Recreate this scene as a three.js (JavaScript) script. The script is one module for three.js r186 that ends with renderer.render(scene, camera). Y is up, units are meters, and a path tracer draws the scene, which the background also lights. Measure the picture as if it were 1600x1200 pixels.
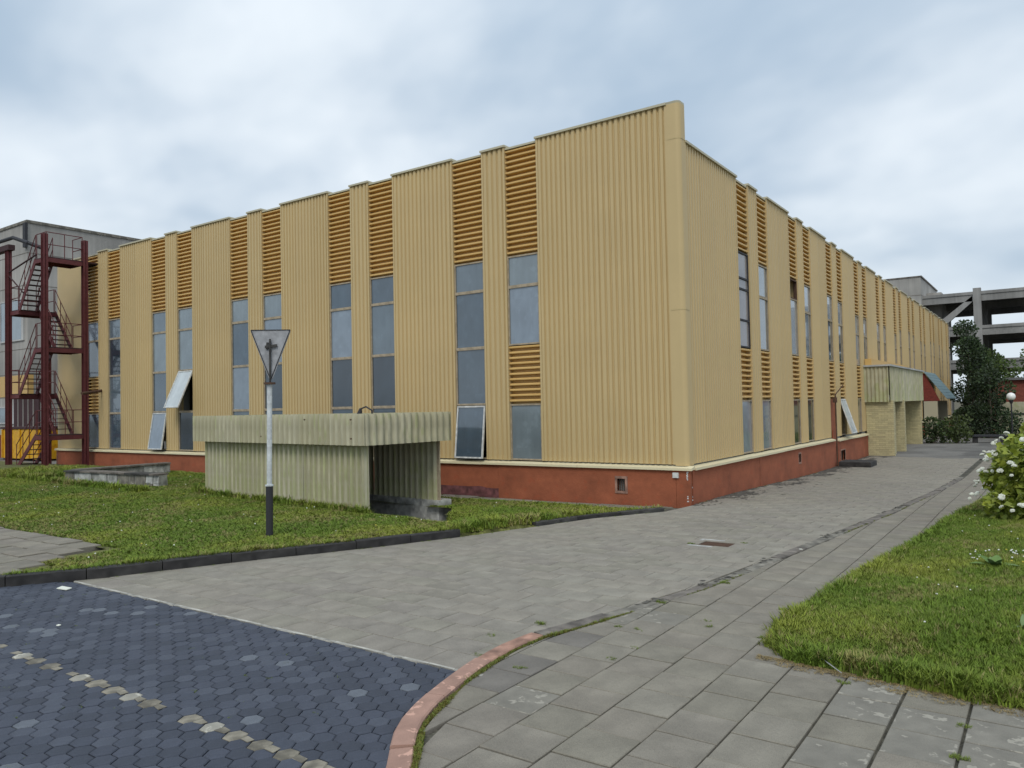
import * as THREE from 'three';
import { mergeGeometries } from 'three/addons/utils/BufferGeometryUtils.js';

// ------------------------------------------------------------------ noise
function mulberry(a) { return () => { a |= 0; a = a + 0x6D2B79F5 | 0; let t = Math.imul(a ^ a >>> 15, 1 | a); t = t + Math.imul(t ^ t >>> 7, 61 | t) ^ t; return ((t ^ t >>> 14) >>> 0) / 4294967296; }; }
const rnd = mulberry(7);
const rr = (a, b) => a + (b - a) * rnd();
const clamp = (x, a = 0, b = 1) => Math.min(b, Math.max(a, x));
const sstep = (a, b, x) => { const t = clamp((x - a) / (b - a)); return t * t * (3 - 2 * t); };
const mix = (a, b, t) => a + (b - a) * t;
function hash3(x, y, z) { let h = Math.imul(x, 374761393) ^ Math.imul(y, 668265263) ^ Math.imul(z, 2147483647 ^ 0x5bd1e995); h = Math.imul(h ^ h >>> 13, 1274126177); return ((h ^ h >>> 16) >>> 0) / 4294967296; }
function vnoise(x, y, z = 0, per = 0) {
  const xi = Math.floor(x), yi = Math.floor(y), zi = Math.floor(z); let fx = x - xi, fy = y - yi, fz = z - zi;
  fx = fx * fx * (3 - 2 * fx); fy = fy * fy * (3 - 2 * fy); fz = fz * fz * (3 - 2 * fz);
  const w = per ? v => ((v % per) + per) % per : v => v;
  const x0 = w(xi), x1 = w(xi + 1), y0 = w(yi), y1 = w(yi + 1);
  const a = mix(mix(hash3(x0, y0, zi), hash3(x1, y0, zi), fx), mix(hash3(x0, y1, zi), hash3(x1, y1, zi), fx), fy);
  if (fz === 0) return a;
  return mix(a, mix(mix(hash3(x0, y0, zi + 1), hash3(x1, y0, zi + 1), fx), mix(hash3(x0, y1, zi + 1), hash3(x1, y1, zi + 1), fx), fy), fz);
}
function fbm(x, y, z = 0, oct = 5, per = 0) { let s = 0, a = .5, n = 0; for (let i = 0; i < oct; i++) { s += a * vnoise(x, y, z, per); n += a; a *= .5; x *= 2; y *= 2; z *= 2; if (per) per *= 2; } return s / n; }

// ------------------------------------------------------------------ camera, sky, sun, exposure
const scene = new THREE.Scene();
const camera = new THREE.PerspectiveCamera(53.1, 4 / 3, 0.1, 1200);
const CAM = new THREE.Vector3(6.798, 2.3, 16.595);
camera.position.copy(CAM);
camera.rotation.set(0.0294, 0.6116, -0.0207, 'YXZ');
scene.add(camera);

const renderer = new THREE.WebGLRenderer({ antialias: true });
renderer.setSize(1024, 768);
renderer.toneMapping = THREE.LinearToneMapping;
renderer.toneMappingExposure = 1.0;
renderer.outputColorSpace = THREE.SRGBColorSpace;
renderer.shadowMap.enabled = true;
renderer.shadowMap.type = THREE.PCFSoftShadowMap;

function makeSky() {
  const W = 1536, H = 768, d = new Float32Array(W * H * 4);
  for (let j = 0; j < H; j++) {
    const el = ((j + .5) / H - .5) * Math.PI, cy = Math.sin(el), ce = Math.cos(el);
    for (let i = 0; i < W; i++) {
      const az = ((i + .5) / W - .5) * 2 * Math.PI, dx = ce * Math.cos(az), dz = ce * Math.sin(az);
      const y = Math.max(cy, 0), k = 1 / (y + .42), px = dx * k * 1.5, pz = dz * k * 1.5;
      // a broken layer: broad banks, billows with firmer upper edges, and fine wisps
      const wx = fbm(px * 1.3 + 3, pz * 1.3, 1.3, 4) - .5, wz = fbm(px * 1.3 - 7, pz * 1.3 + 4, 5.7, 4) - .5;
      const big = fbm(px * .7 + wx * .5 + 11, pz * .95 + wz * .5 - 2, 2.1, 5);
      const bil = 1 - Math.abs(2 * fbm(px * 1.25 + wx * .6 - 5, pz * 1.6 + wz * .6 + 1, 8.4, 5) - 1) * 2.2;
      const mid = fbm(px * 2.6 + wx * .8, pz * 3.4 + wz * .8, 4.4, 5), fine = fbm(px * 8 + wx * 2, pz * 11 + wz * 2, 3.3, 4);
      let c = (big - .5) * 1.8 + (bil - .6) * .55 + (mid - .5) * 1.0 + (fine - .5) * .42;
      c = clamp(.5 + c * .66); c = mix(c, sstep(.15, .9, c), .5);
      const lum = 1 + .25 * sstep(.35, 1, y);
      const hz = sstep(.3, 0, y) * .35;                // pale air low down
      let r = mix(.415, .87, c), g = mix(.54, .945, c), b = mix(.685, 1.015, c);
      r = mix(r, .58, hz); g = mix(g, .68, hz); b = mix(b, .74, hz);
      const o = (j * W + i) * 4, f = cy < 0 ? .55 : lum;
      d[o] = r * f; d[o + 1] = g * f; d[o + 2] = b * f; d[o + 3] = 1;
    }
  }
  const t = new THREE.DataTexture(d, W, H, THREE.RGBAFormat, THREE.FloatType);
  t.mapping = THREE.EquirectangularReflectionMapping; t.magFilter = t.minFilter = THREE.LinearFilter; t.wrapS = THREE.RepeatWrapping; t.colorSpace = THREE.LinearSRGBColorSpace; t.needsUpdate = true;
  return t;
}
const sky = makeSky();
scene.background = sky; scene.environment = sky; scene.environmentIntensity = 1; scene.backgroundIntensity = 1;

const sun = new THREE.DirectionalLight(new THREE.Color(1, .95, .86), 1.4);
sun.position.set(14, 62, 44); sun.target.position.set(-8, 0, -8);
sun.castShadow = true; sun.shadow.radius = 42; sun.shadow.mapSize.set(4096, 4096);
Object.assign(sun.shadow.camera, { left: -70, right: 70, top: 70, bottom: -70, near: 1, far: 260 });
sun.shadow.bias = -0.0005; sun.shadow.normalBias = 0.03;
scene.add(sun, sun.target);

// ------------------------------------------------------------------ textures and materials
function tex(n, fn, rep = 1, srgb = true) {                 // fn(u,v) -> [r,g,b] 0..1 (display values) or a number
  const d = new Uint8Array(n * n * 4);
  for (let j = 0; j < n; j++) for (let i = 0; i < n; i++) {
    const c = fn(i / n, j / n), o = (j * n + i) * 4;
    if (typeof c === 'number') d[o] = d[o + 1] = d[o + 2] = clamp(c) * 255; else { d[o] = clamp(c[0]) * 255; d[o + 1] = clamp(c[1]) * 255; d[o + 2] = clamp(c[2]) * 255; }
    d[o + 3] = 255;
  }
  const t = new THREE.DataTexture(d, n, n, THREE.RGBAFormat); t.wrapS = t.wrapT = THREE.RepeatWrapping; t.magFilter = THREE.LinearFilter; t.minFilter = THREE.LinearMipmapLinearFilter; t.generateMipmaps = true;
  t.repeat.set(rep, rep); if (srgb) t.colorSpace = THREE.SRGBColorSpace; t.needsUpdate = true; return t;
}
const P = 8;
const grain = (amp, scale = 8, spk = 0, seed = 0) => (u, v) => {
  let s = 1 + amp * ((fbm(u * scale, v * scale, seed, 5, scale) - .5) * 1.7);
  if (spk) { const h = hash3(Math.floor(u * 512), Math.floor(v * 512), 9 + seed); s *= h > .985 ? 1 + spk : h < .03 ? 1 - spk : 1 + (h - .5) * spk * .45; }
  return s * .8;
};
const T = {
  conc: tex(512, grain(.13, 7, .34, 1), .8),
  concB: tex(512, (u, v) => .5 + (fbm(u * 40, v * 40, 3, 4, 40) - .5) * 1.2, .8, false),
  paint: tex(512, (u, v) => { const a = fbm(u * 5, v * 5, 4, 5, 5), b = fbm(u * 60, v * 3, 2, 3, 0); return .8 * (1 + (a - .5) * .06 + (b - .5) * .006); }, .22),
  rough: tex(512, grain(.22, 9, .15, 5), 1.3),
  splash: tex(512, (u, v) => { const a = fbm(u * 7, v * 7, 31, 4, 7), w = sstep(.64, .68, fbm(u * 9, v * 9, 41, 4, 9)) * sstep(.42, .6, fbm(u * 22, v * 22, 44, 3, 22)), h = hash3(Math.floor(u * 512), Math.floor(v * 512), 7); const k = .8 * (1 + (a - .5) * .2 + (h - .5) * .16); return [mix(k, 1, w), mix(k, 1, w), mix(k, 1, w)]; }, 1.1),
  stone: tex(512, grain(.42, 7, .25, 6), 1.1),
  fibre: tex(512, (u, v) => { const a = fbm(u * 7, v * 7, 4, 5, 7), s = fbm(u * 40, v * 4, 6, 4, 0), m = sstep(.52, .75, fbm(u * 9, v * 5, 8, 5)); const k = .8 * (1 + (a - .5) * .2 + (s - .5) * .12); return [k * (1 - m * .06), k * (1 - m * .03), k * (1 - m * .12)]; }, .45),
  plinth: tex(512, (u, v) => { const a = fbm(u * 6, v * 6, 14, 5, 6), b = fbm(u * 24, v * 24, 11, 4, 24), w = sstep(.68, .74, fbm(u * 18, v * 18, 21, 4, 18)); const k = .8 * (1 + (a - .5) * .26 + (b - .5) * .12); return [mix(k, .86, w * .3), mix(k, .74, w * .35), mix(k, .7, w * .35)]; }, .4),
  asph: tex(512, (u, v) => { const a = fbm(u * 5, v * 5, 14, 5, 5), b = hash3(Math.floor(u * 512), Math.floor(v * 512), 4), w = sstep(.5, .62, fbm(u * 4 + 3, v * 4, 2, 5, 4)); return .8 * (1 + (a - .5) * .5 + (b - .5) * .22) * (1 - w * .2); }, .12),
  soil: tex(512, (u, v) => { const a = fbm(u * 12, v * 12, 4, 5, 12), b = fbm(u * 60, v * 60, 7, 3, 60); const k = .75 * (1 + (a - .5) * .7 + (b - .5) * .6); return [k, k, k]; }, .7),
  brick: tex(512, (u, v) => { const row = Math.floor(v * 24), o = row % 2 ? .5 : 0, x = u * 8 + o, fx = x - Math.floor(x), fy = v * 24 - row; const m = fx < .04 || fy < .14; const h = hash3(Math.floor(x) % 8, row, 3), g = fbm(u * 40, v * 40, 2, 3, 40); return m ? [.70, .69, .66] : [.8 * (.93 + h * .12) * (.95 + g * .1), .8 * (.93 + h * .12) * (.95 + g * .1), .8 * (.93 + h * .1) * (.95 + g * .1)]; }, .5),
  brickB: tex(256, (u, v) => { const row = Math.floor(v * 24), o = row % 2 ? .5 : 0, x = u * 8 + o, fx = x - Math.floor(x), fy = v * 24 - row; return fx < .05 || fy < .16 ? 0 : 1; }, .5, false),
  panel: tex(512, (u, v) => { const a = fbm(u * 5, v * 5, 33, 5, 5), s = fbm(u * 50, v * 3, 12, 4); return .8 * (1 + (a - .5) * .28 + (s - .5) * .16); }, .12),
  bark: tex(256, (u, v) => .8 * (.7 + .6 * fbm(u * 22, v * 4, 5, 4)), 1),
  rust: tex(512, (u, v) => { const a = fbm(u * 8, v * 8, 9, 5, 8), w = sstep(.56, .66, fbm(u * 14, v * 14, 3, 5, 14)); const k = .8 * (1 + (a - .5) * .2); return [k * (1 - w * .05), k * (1 - w * .12), k * (1 - w * .14)]; }, .8),
};
const col = (r, g, b) => new THREE.Color().setRGB(r, g, b);
const sm = (c, o = {}) => new THREE.MeshStandardMaterial({ color: col(...c).multiplyScalar(o.map ? 1.6 : 1), roughness: .85, metalness: 0, side: THREE.DoubleSide, ...o });   // maps average ~.8 display = .6 linear
const M = {
  clad: sm([.575, .432, .215], { map: T.paint, roughness: .55 }),
  trim: sm([.56, .43, .21], { map: T.paint, roughness: .5 }),
  cap: sm([.50, .46, .33], { map: T.paint, roughness: .5 }),
  ledge: sm([.74, .66, .44], { map: T.paint, roughness: .5 }),
  louvre: [sm([.62, .395, .135], { map: T.paint, roughness: .5 }), sm([.635, .41, .145], { map: T.paint, roughness: .5 }), sm([.605, .38, .125], { map: T.paint, roughness: .5 })],
  plinth: sm([.31, .092, .042], { map: T.plinth, bumpMap: T.concB, bumpScale: .003, roughness: .9 }),
  plinthDark: sm([.16, .06, .06], { map: T.stone, roughness: .95 }),
  wood: sm([.37, .30, .21], { map: T.rough, roughness: .8 }),
  white: sm([.62, .62, .60], { map: T.rough, roughness: .6 }),
  interior: sm([.22, .22, .21], { roughness: .95 }),
  roof: sm([.12, .12, .12], { map: T.asph, roughness: .95 }),
  fibre: sm([.44, .41, .28], { map: T.fibre, roughness: .95 }),
  fibre2: sm([.475, .445, .32], { map: T.fibre, roughness: .95 }),
  conc: sm([.34, .34, .32], { map: T.stone, bumpMap: T.concB, bumpScale: .004 }),
  concPale: sm([.42, .42, .40], { map: T.stone, bumpMap: T.concB, bumpScale: .004 }),
  maroon: sm([.115, .024, .027], { map: T.rust, roughness: .7 }),
  maroonDark: sm([.05, .02, .022], { map: T.rust, roughness: .8 }),
  steelDark: sm([.025, .025, .03], { roughness: .7 }),
  greyWall: sm([.36, .345, .32], { map: T.panel }),
  greyPale: sm([.46, .46, .45], { map: T.panel }),
  yellow: sm([.66, .36, .012], { map: T.rust, roughness: .5 }),
  redPaint: sm([.19, .035, .024], { map: T.rough }),
  soil: sm([.10, .085, .045], { map: T.soil, roughness: 1 }),
  lawn: sm([.12, .125, .032], { map: T.soil, roughness: 1 }),
  dirt: sm([.105, .097, .082], { map: T.soil, roughness: 1 }),
  joint: sm([.085, .08, .06], { map: T.soil, roughness: 1 }),
  asphalt: sm([.17, .162, .15], { map: T.asph, bumpMap: T.concB, bumpScale: .004, roughness: .95 }),
  kerb: [sm([.036, .034, .033], { map: T.stone }), sm([.03, .028, .028], { map: T.stone }), sm([.055, .053, .05], { map: T.stone })],
  kerbGrey: [sm([.20, .185, .155], { map: T.stone }), sm([.165, .145, .125], { map: T.stone })],
  kerbRed: [sm([.335, .19, .14], { map: T.stone }), sm([.36, .215, .165], { map: T.splash })],
  strip: sm([.40, .385, .34], { map: T.stone }),
  brickBuff: sm([.50, .44, .26], { map: T.brick, bumpMap: T.brickB, bumpScale: .006, roughness: .95 }),
  brickRed: sm([.23, .065, .045], { map: T.brick, bumpMap: T.brickB, bumpScale: .006, roughness: .95 }),
  teal: sm([.17, .25, .27], { map: T.rough, roughness: .7 }),
  frameConc: sm([.25, .245, .235], { map: T.panel }),
  bark: sm([.09, .075, .055], { map: T.bark }),
  globe: sm([.82, .82, .80], { roughness: .25 }),
  galv: sm([.33, .335, .35], { map: T.rough, roughness: .6 }),
  poleWhite: sm([.58, .61, .62], { map: T.rough, roughness: .6 }),
  rusty: sm([.10, .055, .035], { map: T.rust, roughness: .9 }),
  petal: sm([.72, .73, .64], { roughness: .9 }),
};
// dirty glazing: a film of grime over a pane that still lets some of the hall show through
function glassMat(c, tr, ro, seed) {
  const map = tex(256, (u, v) => { const a = fbm(u * 3, v * 3, seed, 5, 3), s = fbm(u * 14, v * 2, seed + 3, 4), sp = sstep(.62, .78, fbm(u * 7, v * 5, seed + 9, 5)); const k = .8 * (.9 + a * .16 + (s - .5) * .1 + sp * .06); return [k, k, k]; }, 1);
  return new THREE.MeshPhysicalMaterial({ color: col(...c).multiplyScalar(1.6), map, roughness: ro, metalness: 0, transmission: tr, thickness: 0, ior: 1.75, clearcoat: 1, clearcoatRoughness: .02, side: THREE.DoubleSide });
}
const G = {
  a: glassMat([.165, .22, .265], .25, .15, 3), b: glassMat([.11, .16, .21], .35, .1, 13), c: glassMat([.215, .265, .295], .15, .2, 23),
  d: glassMat([.07, .105, .145], .55, .12, 33), milky: glassMat([.60, .66, .68], .15, .4, 43), pale: glassMat([.225, .28, .345], .12, .25, 53), grime: glassMat([.20, .18, .19], .1, .6, 63), teal: glassMat([.05, .085, .09], .5, .1, 73),
};

// ------------------------------------------------------------------ geometry helpers
class GB {
  constructor() { this.p = []; this.uv = []; }
  tri(a, b, c) {
    const n = new THREE.Vector3().crossVectors(new THREE.Vector3(b[0] - a[0], b[1] - a[1], b[2] - a[2]), new THREE.Vector3(c[0] - a[0], c[1] - a[1], c[2] - a[2]));
    const ax = Math.abs(n.x), ay = Math.abs(n.y), az = Math.abs(n.z);
    for (const q of [a, b, c]) { this.p.push(q[0], q[1], q[2]); if (ay >= ax && ay >= az) this.uv.push(q[0], q[2]); else if (ax >= az) this.uv.push(q[2], q[1]); else this.uv.push(q[0], q[1]); }
  }
  quad(a, b, c, d) { this.tri(a, b, c); this.tri(a, c, d); return this; }
  hull8(v) { const [a, b, c, d, e, f, g, h] = v; this.quad(a, d, c, b).quad(e, f, g, h).quad(a, b, f, e).quad(b, c, g, f).quad(c, d, h, g).quad(d, a, e, h); return this; }
  box(x0, x1, y0, y1, z0, z1) { return this.hull8([[x0, y0, z0], [x1, y0, z0], [x1, y0, z1], [x0, y0, z1], [x0, y1, z0], [x1, y1, z0], [x1, y1, z1], [x0, y1, z1]]); }
  bbox(x0, x1, y0, y1, z0, z1, b) {                          // box with chamfered top edges
    this.hull8([[x0, y0, z0], [x1, y0, z0], [x1, y0, z1], [x0, y0, z1], [x0, y1 - b, z0], [x1, y1 - b, z0], [x1, y1 - b, z1], [x0, y1 - b, z1]].map(q => q));
    return this.frustum([[x0, z0], [x1, z0], [x1, z1], [x0, z1]], y1 - b, y1, b);
  }
  frustum(poly, ya, yb, inset) {                              // sloped sides + top over a convex outline
    const cx = poly.reduce((s, q) => s + q[0], 0) / poly.length, cz = poly.reduce((s, q) => s + q[1], 0) / poly.length;
    const top = poly.map(([x, z]) => { const l = Math.hypot(cx - x, cz - z) || 1, k = inset * 1.4 / l; return [x + (cx - x) * k, yb, z + (cz - z) * k]; });
    const n = poly.length;
    for (let i = 0; i < n; i++) { const j = (i + 1) % n; this.quad([poly[i][0], ya, poly[i][1]], [poly[j][0], ya, poly[j][1]], top[j], top[i]); }
    for (let i = 1; i < n - 1; i++) this.tri(top[0], top[i], top[i + 1]);
    return this;
  }
  slab(poly, y0, y1, b) {
    const n = poly.length;
    for (let i = 0; i < n; i++) { const j = (i + 1) % n; this.quad([poly[i][0], y0, poly[i][1]], [poly[j][0], y0, poly[j][1]], [poly[j][0], y1 - b, poly[j][1]], [poly[i][0], y1 - b, poly[i][1]]); }
    return this.frustum(poly, y1 - b, y1, b);
  }
  bar(a, b, w, h = w) {                                       // rectangular bar between two points
    const A = new THREE.Vector3(...a), B = new THREE.Vector3(...b), t = B.clone().sub(A).normalize();
    const up = Math.abs(t.y) > .95 ? new THREE.Vector3(1, 0, 0) : new THREE.Vector3(0, 1, 0);
    const s = new THREE.Vector3().crossVectors(t, up).normalize().multiplyScalar(w / 2), n = new THREE.Vector3().crossVectors(s, t).normalize().multiplyScalar(h / 2);
    const v = (q, i, j) => [q.x + s.x * i + n.x * j, q.y + s.y * i + n.y * j, q.z + s.z * i + n.z * j];
    return this.hull8([v(A, -1, -1), v(A, 1, -1), v(B, 1, -1), v(B, -1, -1), v(A, -1, 1), v(A, 1, 1), v(B, 1, 1), v(B, -1, 1)]);
  }
  rod(a, b, r, n = 6, r2 = r) {
    const A = new THREE.Vector3(...a), B = new THREE.Vector3(...b), t = B.clone().sub(A).normalize();
    const up = Math.abs(t.y) > .95 ? new THREE.Vector3(1, 0, 0) : new THREE.Vector3(0, 1, 0);
    const s = new THREE.Vector3().crossVectors(t, up).normalize(), q = new THREE.Vector3().crossVectors(s, t).normalize();
    const pt = (C, R, k) => { const x = Math.cos(k / n * 2 * Math.PI) * R, y = Math.sin(k / n * 2 * Math.PI) * R; return [C.x + s.x * x + q.x * y, C.y + s.y * x + q.y * y, C.z + s.z * x + q.z * y]; };
    for (let k = 0; k < n; k++) this.quad(pt(A, r, k), pt(A, r, k + 1), pt(B, r2, k + 1), pt(B, r2, k));
    for (let k = 1; k < n - 1; k++) { this.tri(pt(A, r, 0), pt(A, r, k), pt(A, r, k + 1)); this.tri(pt(B, r2, 0), pt(B, r2, k), pt(B, r2, k + 1)); }
    return this;
  }
  geo() {
    const g = new THREE.BufferGeometry();
    g.setAttribute('position', new THREE.Float32BufferAttribute(this.p, 3)); g.setAttribute('uv', new THREE.Float32BufferAttribute(this.uv, 2)); g.computeVertexNormals(); return g;
  }
}
const used = new Map();
function numbered(n) { const k = used.get(n) || 0; used.set(n, k + 1); return k ? `${n}_${String(k).padStart(3, '0')}` : n; }
function add(name, geo, mat, parent = scene) {
  const m = new THREE.Mesh(geo instanceof GB ? geo.geo() : geo, mat); m.name = parent === scene ? numbered(name) : name;
  m.castShadow = m.receiveShadow = true; parent.add(m); return m;
}
function thing(name, label, category, pos = [0, 0, 0], turn = 0, group) {
  const o = new THREE.Group(); o.name = numbered(name); o.position.set(...pos); o.rotation.y = turn; o.userData = { label, category }; if (group) o.userData.group = group; scene.add(o); return o;
}
function tag(o, label, category, group) { o.userData.label = label; o.userData.category = category; if (group) o.userData.group = group; return o; }
function structure(o, label) { o.userData.kind = 'structure'; if (label) o.userData.label = label; return o; }
function sgroup(name, label) { const o = new THREE.Group(); o.name = numbered(name); scene.add(o); return structure(o, label); }
function stuff(o, label) { o.userData.kind = 'stuff'; if (label) o.userData.label = label; return o; }
function instanced(name, geo, mat, mats, cols, parent = scene) {
  const m = new THREE.InstancedMesh(geo, mat, mats.length); m.name = parent === scene ? numbered(name) : name;
  mats.forEach((q, i) => m.setMatrixAt(i, q)); if (cols) cols.forEach((c, i) => m.setColorAt(i, c)); m.castShadow = m.receiveShadow = true; parent.add(m); return m;
}
const camDist = (x, z) => Math.hypot(x - CAM.x, z - CAM.z);
const camInv = new THREE.Matrix4(); camera.updateMatrixWorld(); camInv.copy(camera.matrixWorld).invert();
function inView(x, y, z, mgn = 1.05) { const v = new THREE.Vector3(x, y, z).applyMatrix4(camInv); if (v.z > -.2) return false; return Math.abs(v.x / -v.z) < .666 * mgn && Math.abs(v.y / -v.z) < .4996 * mgn; }
function polyX(pts) { return z => { for (let i = 0; i < pts.length - 1; i++) { const [xa, za] = pts[i], [xb, zb] = pts[i + 1]; if (z <= za && z >= zb) return xa + (xb - xa) * (za - z) / (za - zb); } return z > pts[0][1] ? pts[0][0] : pts[pts.length - 1][0]; }; }

// ------------------------------------------------------------------ the ground
const hRoad = z => -.2 * sstep(0, -13, z);
const kerbLine = [[-6.2, 14.6], [-5.0, 12.1], [-4.26, 10.95], [-3.55, 9.3], [-2.66, 7.6], [-1.93, 5.86], [-1.38, 4.25], [-.95, 2.9], [-.05, 1.28], [.1, 0], [.1, -60]];
const xKerb = polyX(kerbLine);
const walkLine = [[4.2, 14.2], [3.42, 13.0], [2.95, 12.36], [2.66, 11.45], [2.53, 10.62], [2.56, 10.1], [2.68, 9.7], [2.84, 9.02], [3.2, 7.42], [3.52, 4.84], [3.8, 2.2], [4.12, -.7], [4.36, -5], [4.48, -11], [4.5, -22], [4.5, -60]];
const xWalk = polyX(walkLine);
const xGrass = polyX([[4.9, 9.6], [4.55, 9.2], [4.48, 8.3], [4.6, 6.98], [4.86, 4.2], [5.05, 2.25], [5.32, -1.28], [5.5, -4], [5.6, -10], [5.65, -20], [5.65, -60]]);
const pit = [[-8.9, 4.35], [-5.28, 4.72], [-3.0, 5.02], [-4.42, 2.92], [-8.7, 2.5]];
const inPoly = (p, x, z) => { let c = false; for (let i = 0, j = p.length - 1; i < p.length; j = i++) if ((p[i][1] > z) !== (p[j][1] > z) && x < (p[j][0] - p[i][0]) * (z - p[i][1]) / (p[j][1] - p[i][1]) + p[i][0]) c = !c; return c; };
const hLawn = (x, z) => .1 + .16 * sstep(-9, -22, x) - .15 * sstep(4.6, 1.6, z) * sstep(-16, -8, x) + .05 * (fbm(x * .35, z * .35, 4, 3) - .5) - .05 * sstep(.55, .05, xKerb(z) - x) - .2 * sstep(.06, -.1, xKerb(z) - x) - .16 * sstep(.5, 0, Math.abs(z - (4.55 + (x + 5.3) * .12))) * sstep(-5.6, -5.0, x) * sstep(-2.6, -3.4, x);
const zTip = x => 9.75 - .13 * Math.max(0, 6 - x);
const hLawnR = (x, z) => { const e = Math.min(x - xGrass(z), zTip(x) - z), k = sstep(-.12, .12, e); return hRoad(z) - .06 + .095 * k + k * .11 * sstep(.1, 1.6, e) + k * .05 * (fbm(x * .5, z * .5, 9, 3) - .5); };

function sheet(x0, x1, z0, z1, nx, nz, h, keep) {
  const b = new GB(), fx = i => x0 + (x1 - x0) * i / nx, fz = j => z0 + (z1 - z0) * j / nz;
  for (let i = 0; i < nx; i++) for (let j = 0; j < nz; j++) {
    const xa = fx(i), xb = fx(i + 1), za = fz(j), zb = fz(j + 1);
    if (keep && !keep((xa + xb) / 2, (za + zb) / 2)) continue;
    b.quad([xa, h(xa, za), za], [xa, h(xa, zb), zb], [xb, h(xb, zb), zb], [xb, h(xb, za), za]);
  }
  return b;
}
structure(add('ground', sheet(-420, 420, -620, 220, 24, 24, (x, z) => -.62), M.soil));
// bed of sand and dirt under the paving: what shows in the joints
structure(add('paving_bed', sheet(-9, 12, -24, 18, 30, 84, (x, z) => hRoad(z) - .03, (x, z) => x > Math.max(xKerb(z), -9) - .6 && !(z < .4 && x < .35)), M.joint));
structure(add('service_road', sheet(.1, 5.4, -64, -19.6, 8, 40, (x, z) => hRoad(z) + .002 + .02 * (fbm(x * .5, z * .5, 2, 3) - .5), null), M.asphalt));
structure(add('yard', sheet(-70, -27.8, -24, 30, 10, 20, () => .08, null), M.asphalt));
const lawnL = structure(add('lawn', sheet(-34, .4, .95, 14, 172, 66, hLawn, (x, z) => x < xKerb(z) + .12 && !inPoly(pit, x, z) && !(x < -5.9 && z > 9.85 && z < 14 && z > 9.85 + (x + 11) * .06)), M.lawn));
const lawnR = structure(add('lawn', sheet(4.3, 16, -46, 10, 90, 300, hLawnR, (x, z) => x > xGrass(z) - .2 && z < zTip(x) + .2), M.lawn));

// ---- paving of the road: rows across, each tile a piece of its own
function chamferTile(w, l, du, dv) { const b = new GB(); b.slab([[-w / 2, -l / 2], [w / 2, -l / 2], [w / 2, l / 2], [-w / 2, l / 2]], -.045, 0, .0055); const g = b.geo(), uv = g.attributes.uv; for (let i = 0; i < uv.count; i++) uv.setXY(i, uv.getX(i) + du, uv.getY(i) + dv); return g; }
const tileTone = (base, n) => Array.from({ length: n }, (_, i) => { const k = .9 + .16 * i / 7; return sm([base[0] * k, base[1] * k * (1 - .01 * (i % 3)), base[2] * k * (1 - .02 * (i % 2))], { map: T.conc, bumpMap: T.concB, bumpScale: .0025, roughness: .92 }); });
const roadTone = tileTone([.255, .235, .195], 8), walkTone = tileTone([.222, .202, .163], 8), paleTone = [sm([.205, .19, .158], { map: T.splash, bumpMap: T.concB, bumpScale: .003 })], darkTone = [sm([.165, .15, .13], { map: T.conc })];
function layTiles(root, name, cells, tones, full, cap) {
  cells.forEach(c => { c.d = camDist(c.x, c.z) * (inView(c.x, 0, c.z, 1.02) ? 1 : 100); }); cells.sort((a, b) => a.d - b.d);
  const variants = full ? [0, 1, 2, 3, 4].map(i => chamferTile(full[0], full[1], i * .37 + .1, i * .71)) : null, rest = tones.map(() => []);
  cells.forEach((c, n) => {
    const ti = Math.floor(clamp(.62 + 1.15 * (fbm(c.x * .55 + 9, c.z * .4, 3, 4) - .5) + .5 * (rnd() - .5), 0, .999) * tones.length), fl = full && full[1] < .4 ? .5 : 1, y = hRoad(c.z) + rr(-.004, .004) * fl, tx = rr(-.007, .007) * fl, tz = rr(-.007, .007) * fl;
    let g; if (c.poly) { const b = new GB(); b.slab(c.poly.map(([x, z]) => [x - c.x, z - c.z]), -.045, 0, .0055); g = b.geo(); const uv = g.attributes.uv, du = rnd() * 5; for (let i = 0; i < uv.count; i++) uv.setXY(i, uv.getX(i) + du, uv.getY(i) + du); } else g = variants[n % 5];
    if (n < cap) { const m = add(name, g, c.mat || tones[ti], root); m.position.set(c.x, y, c.z); m.rotation.set(tx, 0, tz); }
    else { const q = g.clone(); q.applyMatrix4(new THREE.Matrix4().makeRotationFromEuler(new THREE.Euler(tx, 0, tz)).setPosition(c.x, y, c.z)); rest[ti].push(q); }
  });
  rest.forEach((l, i) => { if (l.length) stuff(add(name + '_field', mergeGeometries(l), tones[i], root)); });
}
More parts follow.
